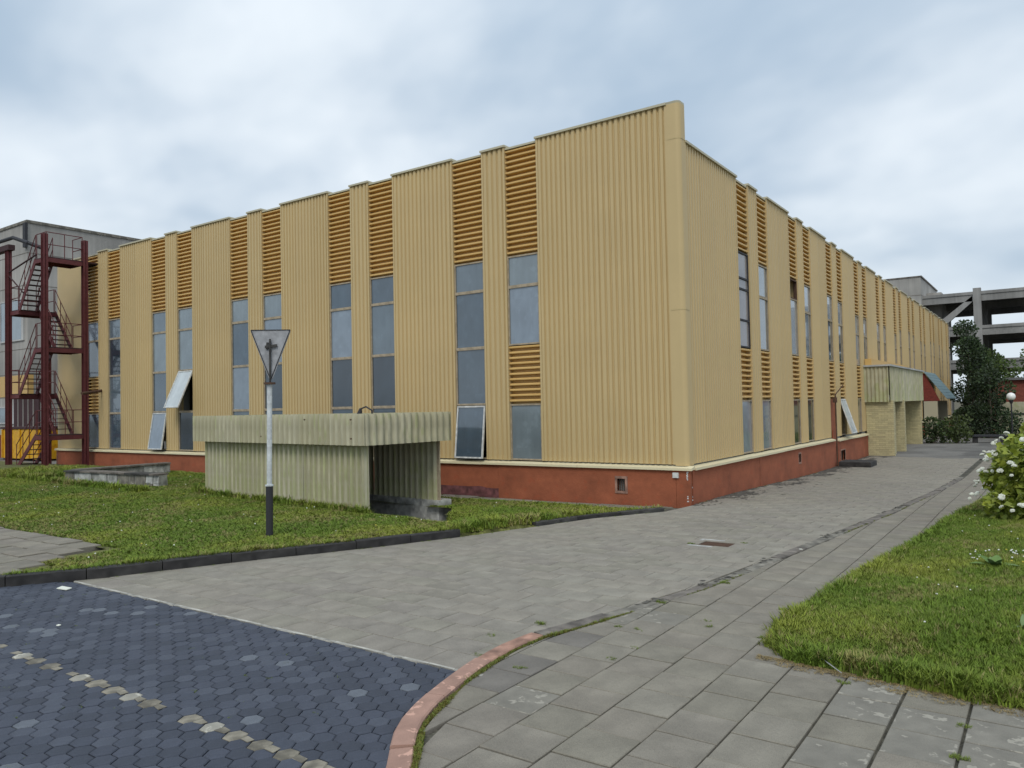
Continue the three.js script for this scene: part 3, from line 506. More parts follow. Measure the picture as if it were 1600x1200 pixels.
// plinth and the cream drip ledge
{
  const pl = (f, u0, u1, y0, y1, d, mat = M.plinth) => add('plinth_panel', fbox(new GB(), f, u0, u1, y0, y1, -.01, d), mat, hall);
  const holed = (f, u0, u1, y0, y1, d, a, b, c, e) => { const q = new GB(); fbox(q, f, u0, a, y0, y1, -.01, d); fbox(q, f, b, u1, y0, y1, -.01, d); fbox(q, f, a, b, y0, c, -.01, d); fbox(q, f, a, b, e, y1, -.01, d); return add('plinth_panel', q, M.plinth, hall); };
  pl(fL, -.07, .27, -.4, HB - .07, .075); holed(fL, .278, 5.28, -.4, HB - .07, .07, 1.56, 1.77, .24, .53);
  let u = 5.29; while (u < 29.5) { const e = Math.min(u + 5.9, 29.5); pl(fL, u, e, -.4, HB - .07, .06); u = e + .01; }
  { const b = new GB(), R = 1.76; let pv = null; for (let k = 0; k <= 10; k++) { const a = k / 10 * Math.PI / 2, q = [-29.5 - Math.sin(a) * R, -1.7 + Math.cos(a) * R]; if (pv) b.quad([pv[0], -.3, pv[1]], [q[0], -.3, q[1]], [q[0], HB - .07, q[1]], [pv[0], HB - .07, pv[1]]); pv = q; } add('plinth_panel', b, M.plinth, hall);
    const l = new GB(); pv = null; for (let k = 0; k <= 10; k++) { const a = k / 10 * Math.PI / 2, q = r => [-29.5 - Math.sin(a) * r, -1.7 + Math.cos(a) * r], o = [q(1.64), q(1.835)]; if (pv) l.hull8([[pv[0][0], HB - .075, pv[0][1]], [o[0][0], HB - .075, o[0][1]], [o[1][0], HB - .1, o[1][1]], [pv[1][0], HB - .1, pv[1][1]], [pv[0][0], HB - .005, pv[0][1]], [o[0][0], HB - .005, o[0][1]], [o[1][0], HB - .05, o[1][1]], [pv[1][0], HB - .05, pv[1][1]]]); pv = o; } add('drip_ledge', l, M.ledge, hall); }
  // darker unpainted foot with a ragged edge
  { const b = new GB(); let pu = null; for (let k = 0; k <= 60; k++) { const uu = 5.3 + k * .1, h = .1 + .09 * fbm(uu * 2.2, 3, 1, 4); if (pu) b.quad(fL(pu[0], -.25, .063), fL(uu, -.25, .063), fL(uu, h, .063), fL(pu[0], pu[1], .063)); pu = [uu, h]; } const m = add('bare_foot', b, M.plinthDark, hall); m.userData.label = 'dark unpainted foot of the plinth'; }
  const ledge = (f, u0, u1, dy = 0) => { const b = new GB(), v = (u, y, d) => f(u, y + dy, d); b.hull8([v(u0, HB - .075, -.06), v(u1, HB - .075, -.06), v(u1, HB - .1, .135), v(u0, HB - .1, .135), v(u0, HB - .002, -.06), v(u1, HB - .002, -.06), v(u1, HB - .045, .135), v(u0, HB - .045, .135)]); add('drip_ledge', b, M.ledge, hall); };
  u = -.13; while (u < 29.4) { const e = Math.min(u + 2.98, 29.5); ledge(fL, u, e - .006, rr(-.004, .004)); u = e; }
  for (const [a, e] of [[.14, 3.6], [3.6, 4.1], [4.1, 7.2], [7.2, 10.4], [10.4, 13.95]]) ledge(fR, a, e - .006, rr(-.005, .005));
  ledge(fR, 14.6, 17.5, -.05); ledge(fR, 17.5, 20.4, -.06); u = 31.3; while (u < rEnd - 1) { ledge(fR, u, u + 2.99, -.05); u += 3; }
  pl(fR, .07, 4.95, -.6, HB - .07, .07); holed(fR, 4.96, 10.6, -.6, HB - .07, .075, 8.98, 9.2, .31, .58); pl(fR, 10.61, 14.05, -.6, HB - .07, .07); holed(fR, 14.62, 20.45, -.6, HB - .12, .07, 15, 15.75, -.06, .34); pl(fR, 14.06, 14.61, -.6, HB + .3, .02); pl(fR, 31, rEnd, -.6, HB - .12, .07);
  const vent = (f, u0, u1, y0, y1, sur) => { const v = new THREE.Group(); v.name = 'vent'; hall.add(v); const b = new GB(); for (let k = 1; k < 4; k++) { const w = (u1 - u0) / 4; fbox(b, f, u0 + k * w - .006, u0 + k * w + .006, y0, y1, .02, .032); } add('grille', b, M.rusty, v); const c = new GB(), e = sur, t = .088; fbox(c, f, u0 - e, u0, y0 - e, y1 + e, .02, t); fbox(c, f, u1, u1 + e, y0 - e, y1 + e, .02, t); fbox(c, f, u0, u1, y0 - e, y0, .02, t); fbox(c, f, u0, u1, y1, y1 + e, .02, t); add('surround', c, M.kerbRed[0], v); };
  vent(fL, 1.56, 1.77, .24, .53, .06); vent(fR, 8.98, 9.2, .31, .58, .05); vent(fR, 15, 15.75, -.06, .34, .04);
  add('junction_box', fbox(new GB(), fL, .2, .34, .6, .72, .07, .12), M.white, hall);
  // flaked paint showing pale at the corner
  { const b = new GB(); for (let k = 0; k < 15; k++) { const y = k < 8 ? .72 - k * .024 : rr(.06, .42), w = rr(.012, .03), x = k < 8 ? .0 + rr(-.008, .008) : (k % 2 ? .0 : .066); if (k % 2 || k < 8) b.quad([x - w, y, .0785], [x + w, y, .0785], [x + w * .8, y + .03, .0785], [x - w * .7, y + .026, .0785]); else b.quad([.0745, y, -.02 - w], [.0745, y, -.02 + w], [.0745, y + .035, -.02 + w * .6], [.0745, y + .03, -.02 - w * .7]); } const m = add('flaked_paint', b, M.white, hall); m.userData.label = 'pale flaked paint at the plinth corner'; }
  // pipe stub and overflow
  add('pipe_stub', new GB().rod([-26.0, 3.33, -.02], [-25.6, 3.2, 1.0], .06, 8), M.rusty, hall);
  // downpipe and gas line with valve on the long side
  { const b = new GB(); b.rod([.11, -.2, -14.2], [.11, 2.5, -14.2], .028, 8).rod([.11, 2.5, -14.2], [.24, 2.85, -14.9], .022, 8).rod([.24, 2.85, -14.9], [.1, 2.85, -15.6], .02, 8).bar([.02, 2.3, -14.2], [.16, 2.3, -14.2], .12, .2); add('supply_pipe', b, M.rusty, hall); }
}
// low step in front of the pipes
{ const b = new GB(); b.bbox(-.55, .55, 0, .18, -.6, .6, .02); const m = add('inspection_slab', b, M.kerb[0]); m.position.set(.75, -.19, -14.6); tag(m, 'dark low concrete slab against the red plinth by the pipes', 'slab'); }

// ------------------------------------------------------------------ corrugated shelter over the steps
{
  const A = [-5.31, 4.82], B = [-12.2, 4.15], Lw = Math.hypot(A[0] - B[0], A[1] - B[1]), ang = Math.atan2(-(A[1] - B[1]), A[0] - B[0]), Wd = 2.1;
  const t = thing('stair_shelter', 'low shelter of mossy corrugated fibre cement sheets on the lawn', 'shelter', [B[0], 0, B[1]], ang);   // local x along the wall, z towards the camera
  const corr = (x0, x1, y0f, y1, z, axis = 'x', ph = 0) => { const b = new GB(), n = Math.round((x1 - x0) / .2) * 10; for (let i = 0; i < n; i++) { const q = k => { const s = x0 + (x1 - x0) * k / n, c0 = Math.cos((s + ph) / .2 * 2 * Math.PI), a = .04 * (1 - 2 * Math.pow((1 - c0) / 2, 1.6)); return axis === 'x' ? [s, z + a] : [z + a, s]; }, a = q(i), c = q(i + 1), s0 = x0 + (x1 - x0) * i / n; b.quad([a[0], y0f(s0), a[1]], [c[0], y0f(s0), c[1]], [c[0], y1, c[1]], [a[0], y1, a[1]]); } return b; };
  const low = s => -.12 + .05 * Math.floor(s / 1.1) * .2;
  // wall sheets, about 1.1 m wide each
  for (let i = 0; i < 6; i++) add('wall_sheet', corr(i * Lw / 6, (i + 1) * Lw / 6 - .004, low, 1.78, (i % 2) * .006), i % 3 ? M.fibre : M.fibre2, t);
  for (let i = 0; i < 6; i++) add('wall_sheet', corr(i * Lw / 6, (i + 1) * Lw / 6 - .004, () => .08, 1.78, -Wd + (i % 2) * .006), i % 2 ? M.fibre : M.fibre2, t);
  for (let i = 0; i < 2; i++) add('wall_sheet', corr(-Wd + i * Wd / 2, -Wd + (i + 1) * Wd / 2 - .004, () => -.1, 1.78, .0, 'z'), M.fibre, t);
  add('door_jamb', new GB().box(Lw - .07, Lw + .02, -.1, 1.8, -.03, .03), M.fibre2, t); add('door_jamb', new GB().box(Lw - .05, Lw + .03, .1, 1.8, -Wd - .05, -Wd - .01), M.wood, t);
  const roof = add('roof', new GB().box(-.2, Lw + .18, 1.72, 2.12, -Wd - .18, .18), M.frameConc, t);
  const o = .235; let nseg = 6; const y0 = () => 1.535;
  for (let i = 0; i < nseg; i++) add('fascia_sheet', corr(-o + i * (Lw + 2 * o) / nseg, -o + (i + 1) * (Lw + 2 * o) / nseg - .003 + (i === nseg - 1 ? .045 : 0), y0, 2.215 + hash3(i, 3, 3) * .012, o + (i % 2) * .005), i % 2 ? M.fibre2 : M.fibre, t);
  for (let i = 0; i < 2; i++) { const h = (Wd + 2 * o) / 2; add('fascia_sheet', corr(-Wd - o + i * h, -Wd - o + (i + 1) * h - .003 + (i ? .02 : 0), y0, 2.21, Lw + o + i * .005, 'z'), i ? M.fibre2 : M.fibre, t); add('fascia_sheet', corr(-Wd - o + i * h, -Wd - o + (i + 1) * h - .003, y0, 2.215, -o, 'z'), M.fibre, t); }
  add('fascia_sheet', corr(-o, Lw + o, y0, 2.21, -Wd - o), M.fibre, t);
  { const b = new GB(); for (const [x, y] of [[Lw - .2, 2.09], [Lw - .2, 1.68], [Lw - 1.9, 2.1], [3.2, 1.7]]) b.rod([x, y, o + .02], [x, y, o + .05], .018, 6); add('bolt', b, M.rusty, t); }
  // concrete stair pit
  const far = new GB(); far.box(Lw - 4.4, Lw + .06, -1.3, .13, -Wd - .36, -Wd + .06); add('pit_wall', far, M.concPale, t);
  const nr = new GB(); nr.hull8([[Lw - 4.4, -1.3, -.12], [Lw + 1.75, -1.3, .06], [Lw + 1.75, -1.3, .16], [Lw - 4.4, -1.3, .06], [Lw - 4.4, .06, -.12], [Lw + 1.75, .06, .06], [Lw + 1.75, .06, .16], [Lw - 4.4, .06, .06]]); add('pit_wall', nr, M.concPale, t);
  add('ramp', new GB().hull8([[Lw - 4.4, -1.7, -Wd - .02], [Lw + .5, -.7, -Wd - .02], [Lw + 2.3, -.7, .02], [Lw - 4.4, -1.7, .02], [Lw - 4.4, -1.2, -Wd - .02], [Lw + .9, -.28, -Wd - .02], [Lw + 2.3, -.2, .02], [Lw - 4.4, -1.2, .02]]), M.concPale, t);
  for (let i = 0; i < 5; i++) add('step', new GB().box(Lw - .2 - (i + 1) * .5, Lw - .2 - i * .5 - .004, -1.9, -.42 - i * .12, -Wd + .08, -.2), M.concPale, t);
  const l = thing('wall_lamp', 'small black gooseneck lamp above the shelter roof edge', 'lamp', [-6.7, 2.12, 3.6]), b = new GB();
  b.rod([.32, 0, 0], [.32, .16, 0], .02).rod([.32, .16, 0], [.12, .25, 0], .018).rod([.12, .25, 0], [-.06, .2, 0], .018); add('arm', b, M.steelDark, l); add('lamp_head', new GB().rod([-.06, .21, 0], [-.1, .07, 0], .03, 8, .07), M.steelDark, l);
}
// ------------------------------------------------------------------ yield sign seen from behind
{
  const t = thing('yield_sign', 'triangular road sign seen from behind on a white and black post', 'sign', [-4.5, .08, 7.98], 0);
  t.rotation.z = -.012;
  add('post_foot', new GB().rod([0, -.1, 0], [0, .92, 0], .062, 14), M.steelDark, t);
  add('post', new GB().rod([0, .92, 0], [.015, 2.72, 0], .046, 14).rod([0, .915, 0], [0, .94, 0], .072, 14), M.poleWhite, t);
  add('collar', new GB().rod([.015, 2.7, 0], [.015, 2.735, 0], .10, 10), M.rusty, t);
  const dir = new THREE.Group(); dir.name = 'plate_mount'; dir.position.set(.03, 0, 0); dir.rotation.y = .62; t.add(dir);
  const sh = new THREE.Shape(), w = .345, yb = 2.78, yt = 3.66, r = .035; sh.moveTo(-r, yb + .03); sh.lineTo(-w, yt - r); sh.quadraticCurveTo(-w - .01, yt, -w + r, yt); sh.lineTo(w - r, yt); sh.quadraticCurveTo(w + .01, yt, w, yt - r); sh.lineTo(r, yb + .03); sh.quadraticCurveTo(0, yb - .01, -r, yb + .03);
  const pg = new THREE.ExtrudeGeometry(sh, { depth: .004, bevelEnabled: true, bevelSize: .003, bevelThickness: .003, bevelSegments: 2 }); pg.translate(0, 0, -.045); add('plate', pg, M.galv, dir);
  const rimG = new GB(), V = [[-w, yt], [w, yt], [0, yb + .0]]; for (let k = 0; k < 3; k++) { const a = V[k], c = V[(k + 1) % 3]; rimG.bar([a[0], a[1], -.035], [c[0], c[1], -.035], .012, .014); } add('rim', rimG, M.steelDark, dir);
  add('bracket', new GB().rod([0, 2.72, .0], [0, 3.5, .0], .018, 8).bar([-.09, 3.36, -.012], [.12, 3.385, -.012], .03, .045).bar([-.06, 3.32, -.02], [-.05, 3.44, -.02], .03), M.kerb[2], dir);
}
// ------------------------------------------------------------------ fire stair
{
  const t = thing('fire_stair', 'maroon steel fire escape stair zigzagging up the end of the hall', 'staircase', [0, .0, 0]);
  const xR = -26.5, xL = -29.75, zo0 = 1.32, zo1 = 1.98, zi0 = .56, zi1 = 1.22, xa = -28.85, xb = -27.35;
  const post = (x, z, y) => { const b = new GB(); b.box(x - .1, x + .1, -.2, y, z - .01, z + .01).box(x - .1, x - .085, -.2, y, z - .1, z + .1).box(x + .085, x + .1, -.2, y, z - .1, z + .1); add('post', b, M.maroon, t); };
  post(xR + .06, 2.04, 9.72); post(xR + .06, .46, 9.68); post(xL, 2.04, 9.45);
  post(xL, .46, 6.9);
  const levels = [['R', 1.54], ['L', 3.28], ['R', 5.12], ['L', 6.85], ['R', 8.8]];
  const landing = (s, y) => {
    const x0 = s === 'R' ? xb : xL - .05, x1 = s === 'R' ? xR + .1 : xa, g = new THREE.Group(); g.name = 'landing'; t.add(g);
    const b = new GB(); b.box(x0, x1, y - .04, y, zi0, zo1); add('deck', b, M.maroonDark, g);
    const c = new GB(); c.box(x0, x1, y - .2, y - .045, zo1 - .03, zo1 + .03).box(x0, x1, y - .2, y - .045, zi0 - .03, zi0 + .03).box(x1 - .04, x1, y - .22, y - .045, zi0 + .03, zo1 - .03).box(x0, x0 + .04, y - .22, y - .045, zi0 + .03, zo1 - .03); add('beam', c, M.maroon, g);
    const r = new GB(), xe = s === 'R' ? x1 - .03 : x0 + .03, xi = s === 'R' ? x0 + .1 : x1 - .1;
    for (const h of [.5, 1]) { r.rod([xe, y + h, zi0], [xe, y + h, zo1], .018).rod([xi, y + h, zo1], [xe, y + h, zo1], .018).rod([xi, y + h, zi0], [xe, y + h, zi0], .018); }
    for (const [x, z] of [[xe, zi0], [xe, zo1], [xe, (zi0 + zo1) / 2], [xi, zo1], [xi, zi0]]) r.rod([x, y, z], [x, y + 1, z], .018);
    add('railing', r, M.maroon, g);
  };
  levels.forEach(l => landing(...l));
  const flight = (xs, ys, xe, ye, z0, z1) => {
    const g = new THREE.Group(); g.name = 'flight'; t.add(g); const b = new GB();
    b.bar([xs, ys - .03, z0], [xe, ye - .03, z0], .03, .2).bar([xs, ys - .03, z1], [xe, ye - .03, z1], .03, .2); add('stringer', b, M.maroon, g);
    const n = Math.round((ye - ys) / .205); for (let k = 1; k < n; k++) { const f = k / n, x = xs + (xe - xs) * f, y = ys + (ye - ys) * f; add('tread', new GB().box(x - .12, x + .12, y - .03, y, z0 + .02, z1 - .02), M.maroonDark, g); }
    const r = new GB(); for (const z of [z0, z1]) { for (const h of [.5, 1]) r.rod([xs, ys + h, z], [xe, ye + h, z], .018); for (let k = 0; k <= 3; k++) { const f = k / 3, x = xs + (xe - xs) * f, y = ys + (ye - ys) * f; r.rod([x, y, z], [x, y + 1, z], .016); } } add('railing', r, M.maroon, g);
  };
  flight(xa - .3, .12, xb, 1.54, zo0, zo1); flight(xb, 1.54, xa, 3.28, zi0, zi1); flight(xa, 3.28, xb, 5.12, zo0, zo1); flight(xb, 5.12, xa, 6.85, zi0, zi1); flight(xa, 6.85, xb, 8.8, zo0, zo1);
  // bridge from the top landing to the roof
  add('bridge', new GB().box(xR - .9, xR + .1, 8.74, 8.8, -.4, .54), M.maroonDark, t);
  add('brace', new GB().rod([xL, 8.5, 2.04], [xb + .2, 8.95, 2.04], .035).rod([xL, 8.4, 2.04], [xa + .5, 7.5, 2.04], .03), M.maroonDark, t);
  const p = thing('pipe_bridge', 'dark overhead pipe on a beam beside the fire escape', 'pipe');
  add('beam', new GB().box(-48, xL + .3, 9.45, 9.68, 1.9, 2.16), M.maroonDark, p);
  add('pipe', new GB().rod([-48, 9.98, 2.0], [-29.4, 9.98, 2.0], .08, 8).rod([-29.4, 9.98, 2.0], [-28.2, 9.6, 1.9], .08, 8).rod([-28.2, 9.6, 1.9], [-27.6, 9.3, 1.4], .08, 8), M.steelDark, p);
}
// ------------------------------------------------------------------ low stone wall round the raised bed
{
  const t = thing('stone_planter', 'low rubble stone planter walls with a dark coping in the grass', 'planter');
  const run = (a, b, h0, h1, th) => {
    const L = Math.hypot(b[0] - a[0], b[1] - a[1]), dx = (b[0] - a[0]) / L, dz = (b[1] - a[1]) / L, nx = -dz, nz = dx, hb = .0;
    const q = (s, o, y) => [a[0] + dx * s + nx * o, y, a[1] + dz * s + nz * o];
    add('core', new GB().hull8([q(0, -th / 2, hb), q(L, -th / 2, hb), q(L, th / 2, hb), q(0, th / 2, hb), q(0, -th / 2, h0), q(L, -th / 2, h1), q(L, th / 2, h1), q(0, th / 2, h0)]), M.conc, t);
    for (let s = 0; s < L - .05;) { const w = Math.min(rr(.26, .52), L - s), H = h0 + (h1 - h0) * s / L; let y = .02; const rows = rnd() > .45 ? 1 : 2; for (let r = 0; r < rows; r++) { const hh = (H - .02) / rows; for (const o of [-1, 1]) { const e = th / 2 + rr(.015, .05), j = () => rr(-.015, .015), y0 = y + r * hh + .01, y1 = y + (r + 1) * hh - .012; add('stone', new GB().hull8([q(s + .01 + j(), o * th * .3, y0), q(s + w - .012 + j(), o * th * .3, y0), q(s + w - .012 + j(), o * e, y0 + j()), q(s + .012 + j(), o * e, y0 + j()), q(s + .01 + j(), o * th * .3, y1), q(s + w - .012 + j(), o * th * .3, y1), q(s + w - .02 + j(), o * (e - .015), y1 + j()), q(s + .02 + j(), o * (e - .015), y1 + j())]), pick([M.conc, M.concPale, M.kerbGrey[0]]), t); } } s += w; }
    for (let s = 0; s < L - .05;) { const w = Math.min(rr(.7, 1.1), L - s), H = s => h0 + (h1 - h0) * s / L; add('coping', new GB().hull8([q(s, -th / 2 - .07, H(s)), q(s + w - .01, -th / 2 - .07, H(s + w)), q(s + w - .01, th / 2 + .07, H(s + w)), q(s, th / 2 + .07, H(s)), q(s, -th / 2 - .07, H(s) + .05), q(s + w - .01, -th / 2 - .07, H(s + w) + .05), q(s + w - .01, th / 2 + .07, H(s + w) + .05), q(s, th / 2 + .07, H(s) + .05)]), pick([M.kerb[2], M.kerbGrey[1]]), t); s += w; }
  };
  run([-18.7, 4.7], [-14.6, 4.0], .54, .5, .28); run([-18.8, 4.55], [-18.5, 1.5], .54, .56, .26);
}
// ------------------------------------------------------------------ grey block and yellow container beyond the stair
{
  const t = thing('concrete_building', 'tall grey concrete panel building standing behind the fire escape', 'building', [-40, 0, -3]), X = 36, Z = 60, H = 13.2;
  add('wall', new GB().box(-X, 0, -.2, H, -Z, 0), M.greyWall, t);
  add('parapet', new GB().box(-X - .05, .06, H + .002, H + .16, -Z, .06), M.kerbGrey[0], t);
  add('downspout', new GB().box(-.2, .1, H - 1.4, H - .02, .02, .16), M.steelDark, t);
  for (const y of [3.4, 4.7, 6.1, 7.9, 9.7, 11.5]) add('panel_joint', new GB().box(-X, .012, y, y + .03, -Z, .012), M.kerbGrey[1], t);
  const band = add('ground_band', new GB().box(-X, .02, 3.45, 4.65, -.3, .02), M.louvre[0], t); band.userData.label = 'orange painted band over the ground storey';
  for (const [x0, x1, y0, y1] of [[-3.4, -.35, 6.6, 9.0], [-9, -5.4, 6.6, 9.0], [-3.6, -1.5, 1.9, 2.9]]) { const w = new THREE.Group(); w.name = 'window'; t.add(w); add('frame', new GB().box(x0, x1, y0, y0 + .08, 0, .08).box(x0, x1, y1 - .08, y1, 0, .08).box(x0, x0 + .1, y0 + .08, y1 - .08, 0, .08).box(x1 - .25, x1, y0 + .08, y1 - .08, 0, .08), M.greyPale, w); paneUV(add('pane', new GB().box(x0 + .1, x1 - .25, y0 + .08, y1 - .08, .02, .05), G.c, w)); }
  const g = new THREE.Group(); g.name = 'gate'; t.add(g); for (let i = 0; i < 5; i++) add('leaf_board', new GB().box(-1.5 + i * .62, -.92 + i * .62, 0, 3.4, .03, .1 + (i % 2) * .01), M.maroonDark, g); for (let i = 1; i < 5; i++) add('batten', new GB().box(-1.53 + i * .62, -1.49 + i * .62, .1, 3.35, .1, .14), M.greyWall, g);
  // window strips far along the side wall
  for (const y of [5.2, 8.7]) for (let k = 0; k < 6; k++) { const z = -4 - k * 4.2, w = new THREE.Group(); w.name = 'window'; t.add(w); add('frame', new GB().box(0, .06, y, y + 1.5, z - 1.6, z), M.greyPale, w); paneUV(add('pane', new GB().box(.05, .08, y + .1, y + 1.4, z - 1.5, z - .1), G.c, w)); }
  const c = thing('yellow_container', 'bright yellow steel container behind the fire escape', 'container', [-38.2, .06, -1.0]);
  add('body', new GB().bbox(0, 4.3, .12, 1.62, -1.8, 0, .05), M.yellow, c); add('lid', new GB().box(-.06, 4.36, 1.625, 1.72, -1.86, .06), M.maroonDark, c);
  for (let i = 0; i < 5; i++) add('rib', new GB().box(.1 + i * 1.0, .2 + i * 1.0, .14, 1.6, .002, .06), M.yellow, c); add('skid', new GB().box(.2, .5, 0, .12, -1.8, 0).box(3.8, 4.1, 0, .12, -1.8, 0), M.steelDark, c);
  const cd = add('door', new GB().box(-.9, -.05, .1, 1.3, -.5, -.1), M.redPaint, c); cd.userData.label = 'red end door';
}
// ------------------------------------------------------------------ buff brick porch on the long side
{
  const t = thing('brick_porch', 'buff brick porch with a corrugated fascia against the long side of the hall', 'porch', [0, -.25, -20.5]);
  const wl = (x0, x1, z0, z1, h = 2.48) => add('brick_wall', new GB().box(x0, x1, 0, h, -z1, -z0), M.brickBuff, t);
  wl(.02, .88, 0, .26); wl(.88, 1.12, 0, .26); wl(.74, .96, 1.1, 1.55); wl(.1, .9, 3.3, 3.6); wl(.9, 1.08, 3.3, 3.62); wl(.06, .96, 9.9, 10.2);
  add('rear_wall', new GB().box(.02, .1, 0, 2.48, -9.9, -.27), M.brickBuff, t);
  add('roof', new GB().box(.02, 1.0, 2.49, 2.7, -10.4, 0.05), M.frameConc, t);
  const f = new GB(), n = 5, seg = (p0, p1, cnt) => { const L = Math.hypot(p1[0] - p0[0], p1[1] - p0[1]), dx = (p1[0] - p0[0]) / L, dz = (p1[1] - p0[1]) / L, out = []; for (let i = 0; i < cnt; i++) { const b = new GB(), m = 48; for (let k = 0; k < m; k++) { const q = j => { const s = L * (i + j / m) / cnt - (j === m ? .01 : 0), a = .022 * Math.cos(s / .16 * 2 * Math.PI); return [p0[0] + dx * s - dz * a, p0[1] + dz * s + dx * a]; }, a = q(k), c = q(k + 1); b.quad([a[0], 2.42, a[1]], [c[0], 2.42, c[1]], [c[0], 3.98, c[1]], [a[0], 3.98, a[1]]); } add('fascia_sheet', b, i % 2 ? M.fibre2 : M.fibre, t); } };
  seg([0, .15], [1.0, .15], 1); seg([1.02, .13], [1.02, -10.5], 3);
  add('roof_edge', new GB().box(0, 1.1, 3.985, 4.06, -10.55, .24), M.greyPale, t);
  add('gutter_band', new GB().box(.03, .3, 4.07, 4.35, -10.5, .0), M.louvre[0], t);
  const d = new THREE.Group(); d.name = 'doorway'; t.add(d); add('leaf', new GB().box(.12, .17, 0, 2.3, -3.2, -1.6), M.wood, d);
}
// ------------------------------------------------------------------ small canopy with a sloping slate roof
{
  const t = thing('entrance_canopy', 'small red gabled canopy with a slate blue roof on the hall side', 'canopy', [0, -.2, -39.4]);
  add('gable', new GB().hull8([[.02, 2.3, -.1], [.95, 2.3, -.1], [.95, 2.3, 0], [.02, 2.3, 0], [.02, 4.1, -.1], [.12, 4.1, -.1], [.12, 4.1, 0], [.02, 4.1, 0]]), M.redPaint, t);
  for (let r = 0; r < 9; r++) for (let k = 0; k < 7; k++) { const f0 = r / 9, f1 = (r + 1.15) / 9, X = f => .08 + f * 1.25, Yv = f => 4.2 - f * 1.75, z0 = .15 - k * .86 - (r % 2) * .02, z1 = z0 - .85; add('shingle', new GB().hull8([[X(f1), Yv(f1), z0], [X(f1), Yv(f1), z1], [X(f0), Yv(f0), z1], [X(f0), Yv(f0), z0], [X(f1), Yv(f1) + .05, z0], [X(f1), Yv(f1) + .05, z1], [X(f0), Yv(f0) + .02, z1], [X(f0), Yv(f0) + .02, z0]]), M.teal, t); }
  add('porch_wall', new GB().box(.02, .8, 0, 2.29, -.3, 0), M.cap, t); add('porch_wall', new GB().box(.02, .8, 0, 2.29, -5.8, -5.5), M.cap, t); add('door', new GB().box(.04, .12, 0, 2.1, -3.2, -2), M.redPaint, t);
}
// ------------------------------------------------------------------ unfinished concrete frame and grey blocks far behind
{
  const t = thing('unfinished_building', 'bare unfinished concrete frame of columns and floor slabs behind the trees', 'building', [0, -.3, -62]);
  const cols = [-8.6, -2.6, 1.75, 7.9, 14], ys = [5.9, 8.85, 11.85];
  for (const x of cols) for (const z of [0, -7, -14]) { if (x === -2.6 && z === 0) continue; const b = new GB(); b.box(x - .3, x + .3, 0, x === 1.75 && z === 0 ? 12.15 : 11.6, z - .3, z + .3); add('column', b, M.frameConc, t); }
  for (const y of ys) { const x0 = y > 9 ? -9 : -2, b = new GB(); b.box(x0, 15, y - .26, y, -14.4, .28); add('floor_slab', b, M.frameConc, t); for (const z of [.0, -7, -14]) add('beam', new GB().box(x0 + .1, 14.6, y - .85, y - .262, z - .2, z + .2), M.frameConc, t); }
  add('stair_flight', new GB().hull8([[-2.2, 8.6, -.2], [-1.7, 8.2, -.2], [1.4, 11.0, -.2], [1.4, 11.5, -.2], [-2.2, 8.6, .2], [-1.7, 8.2, .2], [1.4, 11.0, .2], [1.4, 11.5, .2]].map((p, i, a) => a[[0, 1, 2, 3, 4, 5, 6, 7][i]])), M.frameConc, t);
  add('stair_wall', new GB().box(-8.9, -2.9, 0, 8.6, -14.2, -13.9), M.frameConc, t);
  const g = thing('rooftop_block', 'plain grey rooftop block rising above the far end of the hall', 'building', [-2.5, 0, -61]);
  add('wall', new GB().box(-9, 0, 0, 13.2, -12, 0), M.greyWall, g); add('parapet', new GB().box(-9.05, .1, 13.202, 13.32, -12, .05), M.kerbGrey[1], g); add('panel_joint', new GB().box(-9, .012, 11.55, 11.6, -12, .012), M.kerbGrey[1], g);
  add('lower_wall', new GB().box(.01, 1.2, 0, 12.15, -12, -4), M.greyWall, g);
}
// ------------------------------------------------------------------ end of the lane: red wall, pale gate, lamp, bench
{
  const r = thing('brick_shed', 'dark red brick shed at the end of the lane', 'shed', [3.5, -.25, -43]);
  add('wall', new GB().box(0, 9, 0, 3.6, -5, 0), M.brickRed, r); add('roof', new GB().box(-.2, 9.2, 3.602, 3.75, -5.2, .25), M.roof, r);
  const g = thing('yard_fence', 'pale panel fence with a rail in front of the red shed', 'fence', [3.95, -.25, -40.4]);
  for (let i = 0; i < 4; i++) add('panel', new GB().box(i * 1.62 + .03, i * 1.62 + 1.59, .1, 2.2, -.04, .04), i % 2 ? M.brickBuff : M.fibre2, g); for (let i = 0; i < 5; i++) add('post', new GB().box(i * 1.62 - .05, i * 1.62 + .05, 0, 2.3, -.07, .07), M.steelDark, g); add('rail', new GB().box(0, 6.5, 1.42, 1.5, .045, .1), M.steelDark, g);
  const l = thing('globe_lamp', 'white globe lamp on a slim dark post by the lane', 'lamp', [4.98, -.2, -33.5]);
  add('post', new GB().rod([0, 0, 0], [0, 2.12, 0], .05, 10, .035), M.steelDark, l); add('holder', new GB().rod([0, 2.1, 0], [0, 2.3, 0], .06, 12, .12), M.steelDark, l); const s = add('globe', new THREE.SphereGeometry(.22, 24, 16), M.globe, l); s.position.y = 2.48;
  const b = thing('low_bench', 'low dark plank bench on the verge near the bushes', 'bench', [3.95, -.2, -32.4], .15);
  add('seat', new GB().bbox(-.95, .95, .34, .44, -.26, .26, .02), M.steelDark, b); for (const x of [-.65, .65]) add('leg', new GB().box(x - .12, x + .12, 0, .338, -.18, .18), M.kerb[1], b);
}
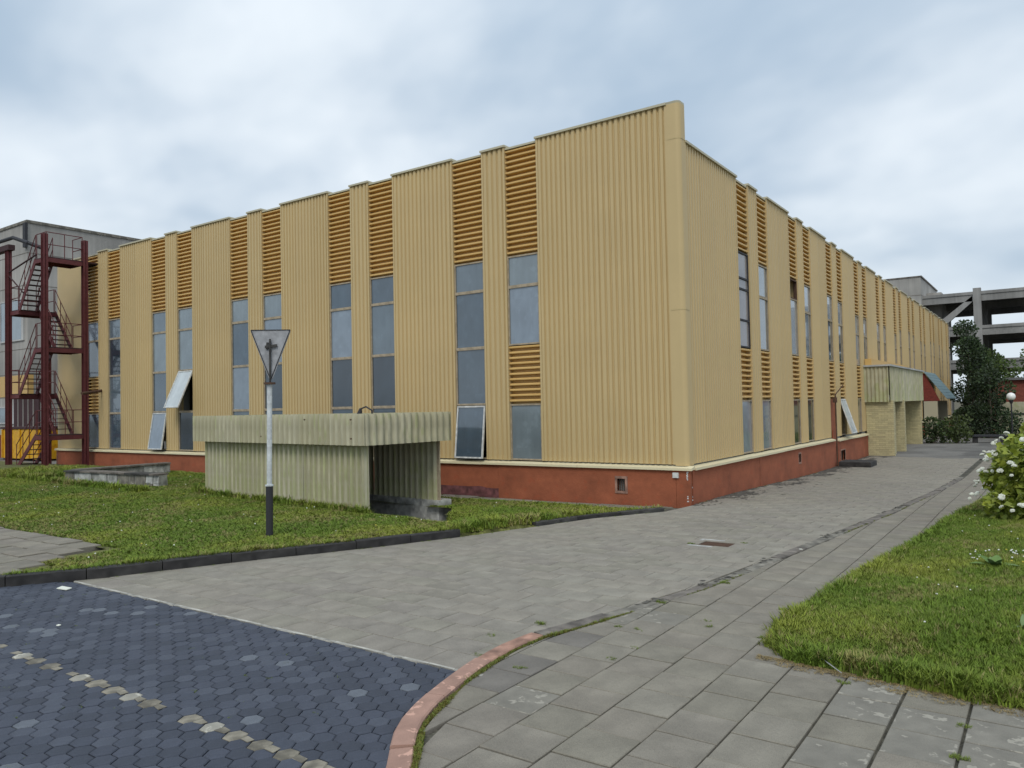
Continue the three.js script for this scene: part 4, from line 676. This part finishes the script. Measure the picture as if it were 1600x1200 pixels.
// ------------------------------------------------------------------ plants
const leafG = (() => { const g = new THREE.BufferGeometry(); g.setAttribute('position', new THREE.Float32BufferAttribute([0, 0, 0, .42, .5, .12, 0, 1, -.06, -.42, .5, .12, 0, .5, -.02], 3)); g.setIndex([0, 1, 4, 1, 2, 4, 2, 3, 4, 3, 0, 4]); g.setAttribute('uv', new THREE.Float32BufferAttribute([.5, 0, 1, .5, .5, 1, 0, .5, .5, .5], 2)); g.computeVertexNormals(); return g; })();
const leafM = new THREE.MeshPhysicalMaterial({ color: 0xffffff, roughness: .75, side: THREE.DoubleSide, transmission: .25, thickness: 0 });
const dummy = new THREE.Object3D();
function leafAt(x, y, z, s, dirx, diry, dirz) {
  dummy.position.set(x, y, z); const d = new THREE.Vector3(dirx + rr(-.7, .7), diry + rr(-.7, .7), dirz + rr(-.7, .7)).normalize();
  dummy.quaternion.setFromUnitVectors(new THREE.Vector3(0, 1, 0), d); dummy.rotateY(rnd() * 6.28); dummy.scale.setScalar(s * rr(.7, 1.25)); dummy.updateMatrix(); return dummy.matrix.clone();
}
function crown(parent, clumps, perClump, size, c0, c1, name = 'crown') {
  const ms = [], cs = [];
  for (const [x, y, z, r] of clumps) {
    const tone = rr(.7, 1.25), n = Math.round(perClump * r * r);
    for (let i = 0; i < n; i++) {
      const d = new THREE.Vector3(rr(-1, 1), rr(-1, 1), rr(-1, 1)); if (d.lengthSq() > 1) { i--; continue; }
      const k = Math.pow(d.length(), .45) / (d.length() || 1); d.multiplyScalar(k * r);
      ms.push(leafAt(x + d.x, y + d.y * .85, z + d.z, size, d.x / r, d.y / r + .25, d.z / r));
      const t = rnd(); cs.push(col(mix(c0[0], c1[0], t) * tone, mix(c0[1], c1[1], t) * tone, mix(c0[2], c1[2], t) * tone));
    }
  }
  return stuff(instanced(name, leafG, leafM, ms, cs, parent));
}
function clumpSet(n, rx, ry, rz, y0, cr) { const l = []; for (let i = 0; i < n; i++) { const a = rnd() * 6.28, h = rnd(), e = Math.sin(Math.PI * (.12 + .82 * h)), q = Math.sqrt(rnd()); l.push([Math.cos(a) * rx * q * e, y0 + h * ry, Math.sin(a) * rz * q * e, rr(cr[0], cr[1])]); } return l; }
function tree(name, label, pos, h, rx, ry0, n, cr, c0, c1, per, size, group) {
  const t = thing(name, label, 'tree', pos, 0, group), b = new GB(); b.rod([0, -.2, 0], [.05, h * .45, .03], .035 * h * .6, 8, .02 * h * .6);
  const cl = clumpSet(n, rx, h - ry0, rx, ry0, cr); for (const [x, y, z] of cl.slice(0, 9)) b.rod([.05, h * .3, .03], [x, y, z], .05, 5, .015);
  add('trunk', b, M.bark, t); crown(t, cl, per, size, c0, c1); return t;
}
function bush(name, label, pos, rx, h, n, cr, c0, c1, per, size) {
  const t = thing(name, label, 'bush', pos), cl = clumpSet(n, rx, h * .8, rx * .8, h * .12, cr), b = new GB(); for (const [x, y, z] of cl.slice(0, 10)) b.rod([rr(-.1, .1), 0, rr(-.1, .1)], [x, y, z], .025, 5, .01); add('stem', b, M.bark, t); crown(t, cl, per, size, c0, c1, 'foliage'); return t;
}
const D0 = [.018, .038, .012], D1 = [.045, .085, .02], E0 = [.05, .085, .015], E1 = [.10, .15, .025];
tree('dense_tree', 'dense dark green tree leaning over the end of the hall', [2.75, -.2, -39.6], 6.2, .95, .4, 34, [.4, .7], D0, D1, 480, .15);
tree('dense_tree', 'dark leafy tree behind the bench at the lane end', [3.7, -.2, -38.4], 4.0, 1.0, .3, 22, [.45, .8], D0, D1, 480, .15);
tree('slender_tree', 'slender dark tree close against the far end of the hall wall', [1.9, -.2, -47], 7.6, .8, 1, 22, [.4, .75], D0, D1, 420, .16);
tree('broad_tree', 'broad green tree behind the red shed', [6.6, -.2, -50], 5.4, 3.2, 1.4, 34, [.7, 1.2], E0, E1, 300, .2);
tree('broad_tree', 'rounded tree standing under the bare concrete frame', [3.4, -.2, -55], 5.6, 2.2, 1.2, 22, [.6, 1], D1, E1, 300, .2);
{ const t = tree('young_tree', 'thin young tree with sparse leaves reaching above the fence', [6.2, -.2, -36], 5.9, .9, 2.2, 9, [.2, .42], D1, E0, 240, .2, undefined); }
bush('round_bush', 'dark round bush on the lane beside the brick porch', [1.45, -.22, -31.4], .6, 1.5, 12, [.28, .46], [.03, .055, .014], [.06, .10, .02], 420, .15);
bush('round_bush', 'greener round bush next to the dark one by the porch', [2.45, -.22, -31.8], .65, 1.55, 14, [.28, .48], [.055, .085, .016], [.10, .14, .024], 420, .15);
bush('low_bush', 'low dark shrub in front of the pale fence', [4.7, -.22, -38.6], .9, 1.5, 10, [.3, .5], D0, D1, 380, .15);
// ---- white flowering shrub
{
  const t = thing('flowering_shrub', 'yellow green leafy shrub covered in round white flower heads', 'shrub', [7.35, .02, -.45]);
  const cl = [], heads = []; const rx = 1.75, ry = 1.95, rz = 1.75;
  for (let i = 0; i < 120; i++) { const a = rnd() * 6.28, e = Math.asin(rr(-.1, 1)), q = rr(.72, .95); cl.push([Math.cos(a) * Math.cos(e) * rx * q, .3 + Math.max(0, Math.sin(e)) * (ry - .3) * q, Math.sin(a) * Math.cos(e) * rz * q, rr(.2, .34)]); }
  for (let i = 0; i < 30; i++) { const a = rnd() * 6.28, q = Math.sqrt(rnd()) * .6; cl.push([Math.cos(a) * rx * q, rr(.3, 1.3), Math.sin(a) * rz * q, rr(.25, .4)]); }
  const st = new GB(); for (let i = 0; i < 40; i++) { const c = cl[i * 3]; st.rod([rr(-.25, .25), 0, rr(-.25, .25)], [c[0], c[1], c[2]], .018, 5, .007); } add('stem', st, M.bark, t);
  const ms = [], cs = [];
  for (const [x, y, z, r] of cl) for (let i = 0; i < 110; i++) { const d = new THREE.Vector3(rr(-1, 1), rr(-1, 1), rr(-1, 1)); if (d.lengthSq() > 1) { i--; continue; } d.multiplyScalar(r); ms.push(leafAt(x + d.x, Math.max(.06, y + d.y), z + d.z, .13, x / rx * .8, -.15, z / rz * .8)); const k = rnd(), q = rr(.75, 1.2); cs.push(col(mix(.17, .33, k) * q, mix(.235, .37, k) * q, mix(.02, .035, k) * q)); }
  stuff(instanced('foliage', leafG, leafM, ms, cs, t));
  // flower heads: domes of small florets
  const fl = [0, 1, 2].map(v => { const b = []; const f0 = new THREE.IcosahedronGeometry(.021, 0); for (let i = 0; i < 46; i++) { const y = 1 - i / 46 * 1.25, r = Math.sqrt(Math.max(0, 1 - y * y)), a = i * 2.4 + v; const q = f0.clone(); q.scale(1.2, .6, 1.2); q.rotateX(rr(0, 3)); q.translate(Math.cos(a) * r * .085 * rr(.9, 1.1), y * .062 * rr(.9, 1.1), Math.sin(a) * r * .085 * rr(.9, 1.1)); b.push(q); } return mergeGeometries(b); });
  for (let i = 0; i < 295; i++) { const a = rnd() * 6.28, e = Math.asin(rr(-.02, 1)), q = rr(1.0, 1.1), m = add('flower_head', fl[i % 3], M.petal, t); m.position.set(Math.cos(a) * Math.cos(e) * rx * q, .32 + Math.max(0, Math.sin(e)) * (ry - .3) * q, Math.sin(a) * Math.cos(e) * rz * q); m.rotation.set(rr(-.5, .5) + Math.sin(a) * .5, rnd() * 6, rr(-.5, .5) - Math.cos(a) * .5); m.scale.setScalar(rr(.28, .6)); }
}
// ---- grass
const tuftG = (n, seed) => { const q = mulberry(seed), p = []; for (let i = 0; i < n; i++) { const a = q() * 6.28, o = q() * .028, x = Math.cos(a) * o, z = Math.sin(a) * o, b = q() * 6.28, w = .0022 + q() * .0022, h = .5 + q() * .5, l = .15 + q() * .45, dx = Math.cos(b), dz = Math.sin(b), sx = -dz * w, sz = dx * w, mx = x + dx * l * .018, mz = z + dz * l * .018, tx = x + dx * l * .07, tz = z + dz * l * .07; p.push(x - sx, 0, z - sz, x + sx, 0, z + sz, mx + sx * .8, h * .035, mz + sz * .8, x - sx, 0, z - sz, mx + sx * .8, h * .035, mz + sz * .8, mx - sx * .8, h * .035, mz - sz * .8, mx - sx * .8, h * .035, mz - sz * .8, mx + sx * .8, h * .035, mz + sz * .8, tx, h * .062, tz); } const g = new THREE.BufferGeometry(); g.setAttribute('position', new THREE.Float32BufferAttribute(p, 3)); g.setAttribute('uv', new THREE.Float32BufferAttribute(new Float32Array(p.length / 3 * 2), 2)); g.computeVertexNormals(); return g; };
const grassM = new THREE.MeshStandardMaterial({ color: 0xffffff, roughness: .8, side: THREE.DoubleSide });
function grassCol(x, z, s = 0) { const n = fbm(x * .7 + s, z * .7, 5, 4), m = fbm(x * 3, z * 3 + s, 2, 3), t = clamp((n - .35) * 2.2 + (m - .5) * .8 + rr(-.2, .2)), k = rr(.7, 1.25); if (fbm(x * 1.1 + 30, z * 1.1, 8, 4) > .6 && rnd() < .45) return col(.255 * k, .235 * k, .075 * k); const c = [mix(.125, .235, t) * k, mix(.195, .265, t) * k, mix(.016, .034, t) * k]; if (rnd() < .06) return col(.27 * k, .235 * k, .09 * k); return col(...c); }
function grow(name, label, n, x0, x1, z0, z1, ok, h, sc, wide = 1, tuft = tuftG(14, 5)) {
  const ms = [], cs = []; let tries = 0;
  while (ms.length < n && tries++ < n * 14) { const x = rr(x0, x1), z = rr(z0, z1); if (!ok(x, z)) continue; dummy.position.set(x, h(x, z) - .004, z); dummy.rotation.set(rr(-.2, .2), rnd() * 6.28, rr(-.2, .2)); const s = sc * rr(.6, 1.25) * (.75 + .6 * fbm(x * 1.3, z * 1.3, 7, 3)); dummy.scale.set(s * wide * rr(.9, 1.3), s, s * wide * rr(.9, 1.3)); dummy.updateMatrix(); ms.push(dummy.matrix.clone()); cs.push(grassCol(x, z, x0)); }
  return stuff(instanced(name, tuft, grassM, ms, cs), label);
}
const okL = (x, z) => x < xKerb(z) - .1 && !inPoly(pit, x, z) && !(x < -5.65 && z > 9.9 + (hash3(Math.round(x * 3), 2, 2) - .5) * .1 && z < 14) && !(x < -5.1 && z > 11.2) && !(x > -12.4 && x < -5.3 && z < 4.25 + (x + 12.4) * .095 && z > 2.0) && z > .97 + (x < -16 ? 0 : .05 * Math.sin(x * 3)) && inView(x, .1, z, 1.12);
const okR = (x, z) => x > xGrass(z) - .05 + .1 * (fbm(x * 4, z * 4, 2, 2) - .5) && z < zTip(x) - .08 + .16 * fbm(x * 3, 1, 1, 2) && inView(x, .1, z, 1.15);
grow('grass', 'short mown lawn grass around the shelter', 120000, -26, 0, .97, 12, okL, hLawn, .85, 2.0);
grow('grass', 'thick uneven grass on the verge beside the footpath', 90000, 4.4, 11, -3, 9.8, okR, hLawnR, 1.35, 1.3);
grow('grass', 'verge grass along the far part of the lane', 9000, 4.6, 14, -40, -3, (x, z) => x > xGrass(z), hLawnR, 2, 2.4);
// taller edge grass: along the shelter foot, the kerb ends, the planter and the tip of the verge
const tall = tuftG(12, 9);
grow('edge_grass', 'longer grass along the foot of the shelter and planter', 2600, -25, -.2, .97, 6.2, (x, z) => okL(x, z) && ((Math.abs(z - (4.22 + (x + 12.2) * .097) - .12) < .12 && x > -12.5 && x < -5.1) || (x < -13.6 && x > -25 && z > 5.0 && z < 5.35) || (z < 6.2 && Math.abs(x - xKerb(z) + .2) < .1 + .08 * (x > -5)) || (x < -20 && z > 2.6 && z < 5)), hLawn, 3.1, .9, tall);
grow('edge_grass', 'longer grass leaning over the dark lawn kerb', 1800, -5.6, -1.9, 5.8, 12, (x, z) => okL(x, z) && xKerb(z) - x < .26 && fbm(x * 2, z * 2, 3, 3) > .42, hLawn, 2.2, 1, tall);
grow('edge_grass', 'ragged longer grass at the tip of the verge', 2200, 4.4, 7.5, -1.6, 9.8, (x, z) => okR(x, z) && (x - xGrass(z) < .14 || z > zTip(x) - .25), hLawnR, 2.1, .9, tall);
// ---- moss and weeds in the joints
{
  const ms = [], cs = [], spot = (x, z, s, g) => { dummy.position.set(x, hRoad(z) - .008, z); dummy.rotation.set(rr(-.2, .2), rnd() * 6, rr(-.2, .2)); dummy.scale.set(s * 1.2, s, s * 1.2); dummy.updateMatrix(); ms.push(dummy.matrix.clone()); const k = rr(.7, 1.2); cs.push(g ? col(.15 * k, .20 * k, .03 * k) : col(.15 * k, .135 * k, .022 * k)); };
  for (let i = 0; i < 2300; i++) { const z = 13 - Math.pow(rnd(), 1.5) * 4.2, w = fbm(z * 3, 2, 1, 3); spot(xWalk(z) + .028 + rr(-.016, .022), z, rr(.25, .55) * (.5 + w), rnd() < .4); }
  for (let i = 0; i < 900; i++) { const z = 9.5 - rnd() * 14, w = fbm(z * 2, 7, 1, 3); if (w < .5) continue; spot(xWalk(z) + .02 + rr(-.02, .02), z, rr(.2, .5), rnd() < .5); }
  const clump = (x, z, n, s, r = .05) => { for (let i = 0; i < n; i++) spot(x + rr(-r, r), z + rr(-r, r) * .6, rr(.4, .85) * s, true); };
  for (const [x, z, n, s] of [[2.1, 10.35, 14, .7], [2.35, 10.9, 10, .6], [2.3, 9.75, 16, 1.1], [2.66, 11.5, 18, 1.0], [3.05, 9.4, 16, .6], [3.28, 9.42, 14, .7], [3.45, 10.35, 14, .6], [2.9, 11.0, 18, .8], [3.02, 8.3, 16, 1.1], [3.32, 7.0, 18, 1.2], [3.86, 8.95, 12, .8], [3.74, 8.75, 8, .6], [4.3, 7.9, 12, .8], [3.5, 9.95, 12, .5], [4.42, 9.05, 16, .8], [1.9, 4.6, 24, .8], [2.62, 4.15, 20, .7], [6.24, 10.9, 30, .7], [6.23, 10.35, 18, .6], [5.33, 9.9, 22, .7]]) clump(x, z, n, s);
  for (let i = 0; i < 60; i++) clump(rr(-4.2, 2.4), rr(11.6, 14.4), 6, .35, .04);
  for (let i = 0; i < 46; i++) clump(rr(-3.8, 3.4), rr(1.5, 10.9), 3, .35, .04);
  for (let i = 0; i < 40; i++) { const z = rr(1.5, 12); clump(xKerb(z) + .05, z, 5, .6); }
  for (let i = 0; i < 70; i++) { const z = rr(-13, -.2); clump(.14, z, 4, .55, .05); }
  for (let i = 0; i < 80; i++) clump(rr(-10, -.3), .94 + rr(-.08, .06), 4, .6, .05);
  for (let i = 0; i < 50; i++) clump(-5.9 - Math.floor(rnd() * 10) * .62, rr(10, 11.5), 4, .7, .06);
  stuff(instanced('joint_weeds', tuftG(9, 21), grassM, ms, cs), 'moss and tiny weeds growing in the paving joints');
}
{
  const ms = [], cs = []; for (let i = 0; i < 1500; i++) { const x = rr(4.55, 8.2), z = zTip(x) + .02 + Math.pow(rnd(), 2) * .14 * (.4 + fbm(x * 3, 4, 2, 3) * 1.4); dummy.position.set(x, .004, z); dummy.rotation.set(0, rnd() * 6.28, 0); dummy.scale.set(.7, .18, .7); dummy.updateMatrix(); ms.push(dummy.matrix.clone()); const k = rr(.7, 1.2); cs.push(col(.27 * k, .20 * k, .085 * k)); }
  stuff(instanced('dry_clippings', tuftG(5, 33), grassM, ms, cs), 'dry straw coloured clippings scattered along the verge edge');
}
// clover and daisies
{
  const ms = [], cs = []; const f = new THREE.IcosahedronGeometry(.012, 1);
  const put = (x, z, h, s) => { dummy.position.set(x, h, z); dummy.rotation.set(0, 0, 0); dummy.scale.set(s, s * .8, s); dummy.updateMatrix(); ms.push(dummy.matrix.clone()); cs.push(rnd() < .85 ? col(.72, .72, .66) : col(.62, .52, .08)); };
  for (let i = 0; i < 130; i++) { const x = rr(-22, -.8), z = rr(1.2, 11); if (okL(x, z)) put(x, z, hLawn(x, z) + .075, rr(.7, 1.3)); }
  for (let i = 0; i < 70; i++) { const x = rr(5, 10), z = rr(-1, 9); if (okR(x, z)) put(x, z, hLawnR(x, z) + .085, rr(.7, 1.1)); }
  for (let i = 0; i < 40; i++) { const x = 6.3 + rr(-.5, .5), z = 4.6 + rr(-.45, .45); put(x, z, hLawnR(x, z) + .09, rr(.8, 1.2)); }
  stuff(instanced('wildflowers', f, new THREE.MeshStandardMaterial({ color: 0xffffff, roughness: .9 }), ms, cs), 'tiny white and yellow clover flowers dotted through the grass');
}
// broad-leaved weeds in the verge
for (const [x, z, s, l] of [[6.15, 5.3, .32, 'large dock weed with broad upright leaves in the verge grass'], [6.55, 8.2, .22, 'flat broad leaved weed low in the verge grass']]) {
  const t = thing('dock_plant', l, 'plant', [x, hLawnR(x, z), z]); const g = (() => { const b = new GB(), n = 5; for (let i = 0; i < n; i++) { const q = k => { const f = k / n, w = .2 * Math.sin(Math.PI * (.08 + .88 * f)); return [[-w, f * .9 - f * f * .25, f * f * .5], [0, f * .9 - f * f * .25 - .03, f * f * .5], [w, f * .9 - f * f * .25, f * f * .5]]; }, a = q(i), c = q(i + 1); b.quad(a[0], a[1], c[1], c[0]).quad(a[1], a[2], c[2], c[1]); } return b.geo(); })();
  const mts = [sm([.09, .16, .035]), sm([.12, .20, .05]), sm([.15, .22, .09])]; for (let i = 0; i < 9; i++) { const m = add('leaf', g, mts[i % 3], t); m.rotation.set(rr(.0, .7), i * .72 + rr(-.2, .2), 0, 'YXZ'); m.scale.setScalar(s * rr(.7, 1.15)); }
}
// a twig fallen on the edge of the footpath, and a scrap of paper by the kerb
{ const b = new GB(); b.rod([-.3, .02, -.2], [0, .03, .02], .007, 6, .006).rod([0, .03, .02], [.18, .012, .22], .006, 6, .004).rod([.0, .03, .02], [.06, .05, -.05], .004, 5, .002); const m = add('twig', b, M.conc); m.position.set(5.12, .03, 9.58); tag(m, 'bare grey twig lying half in the verge grass', 'twig'); }
{ const b = new GB(); b.slab([[-.13, -.04], [.1, -.06], [.15, .03], [-.06, .06]], 0, .012, .004); const m = add('paper_scrap', b, M.petal); m.position.set(-4.05, .004, 11.62); tag(m, 'flat white scrap lying below the kerb on the dark setts', 'litter'); }
for (const [x, z, s, l] of [[-2.2, 12.52, .55, 'tiny white pebble lying on the dark hexagonal setts'], [3.55, 4.3, .6, 'tiny white pebble lying on the grey footpath tiles']]) { const b = new GB(); b.slab([[-.05 * s, -.02 * s], [.03 * s, -.035 * s], [.055 * s, .02 * s], [-.02 * s, .04 * s]], 0, .01, .004); const m = add('chalk_pebble', b, M.petal); m.position.set(x, .003, z); tag(m, l, 'pebble'); }

renderer.render(scene, camera);
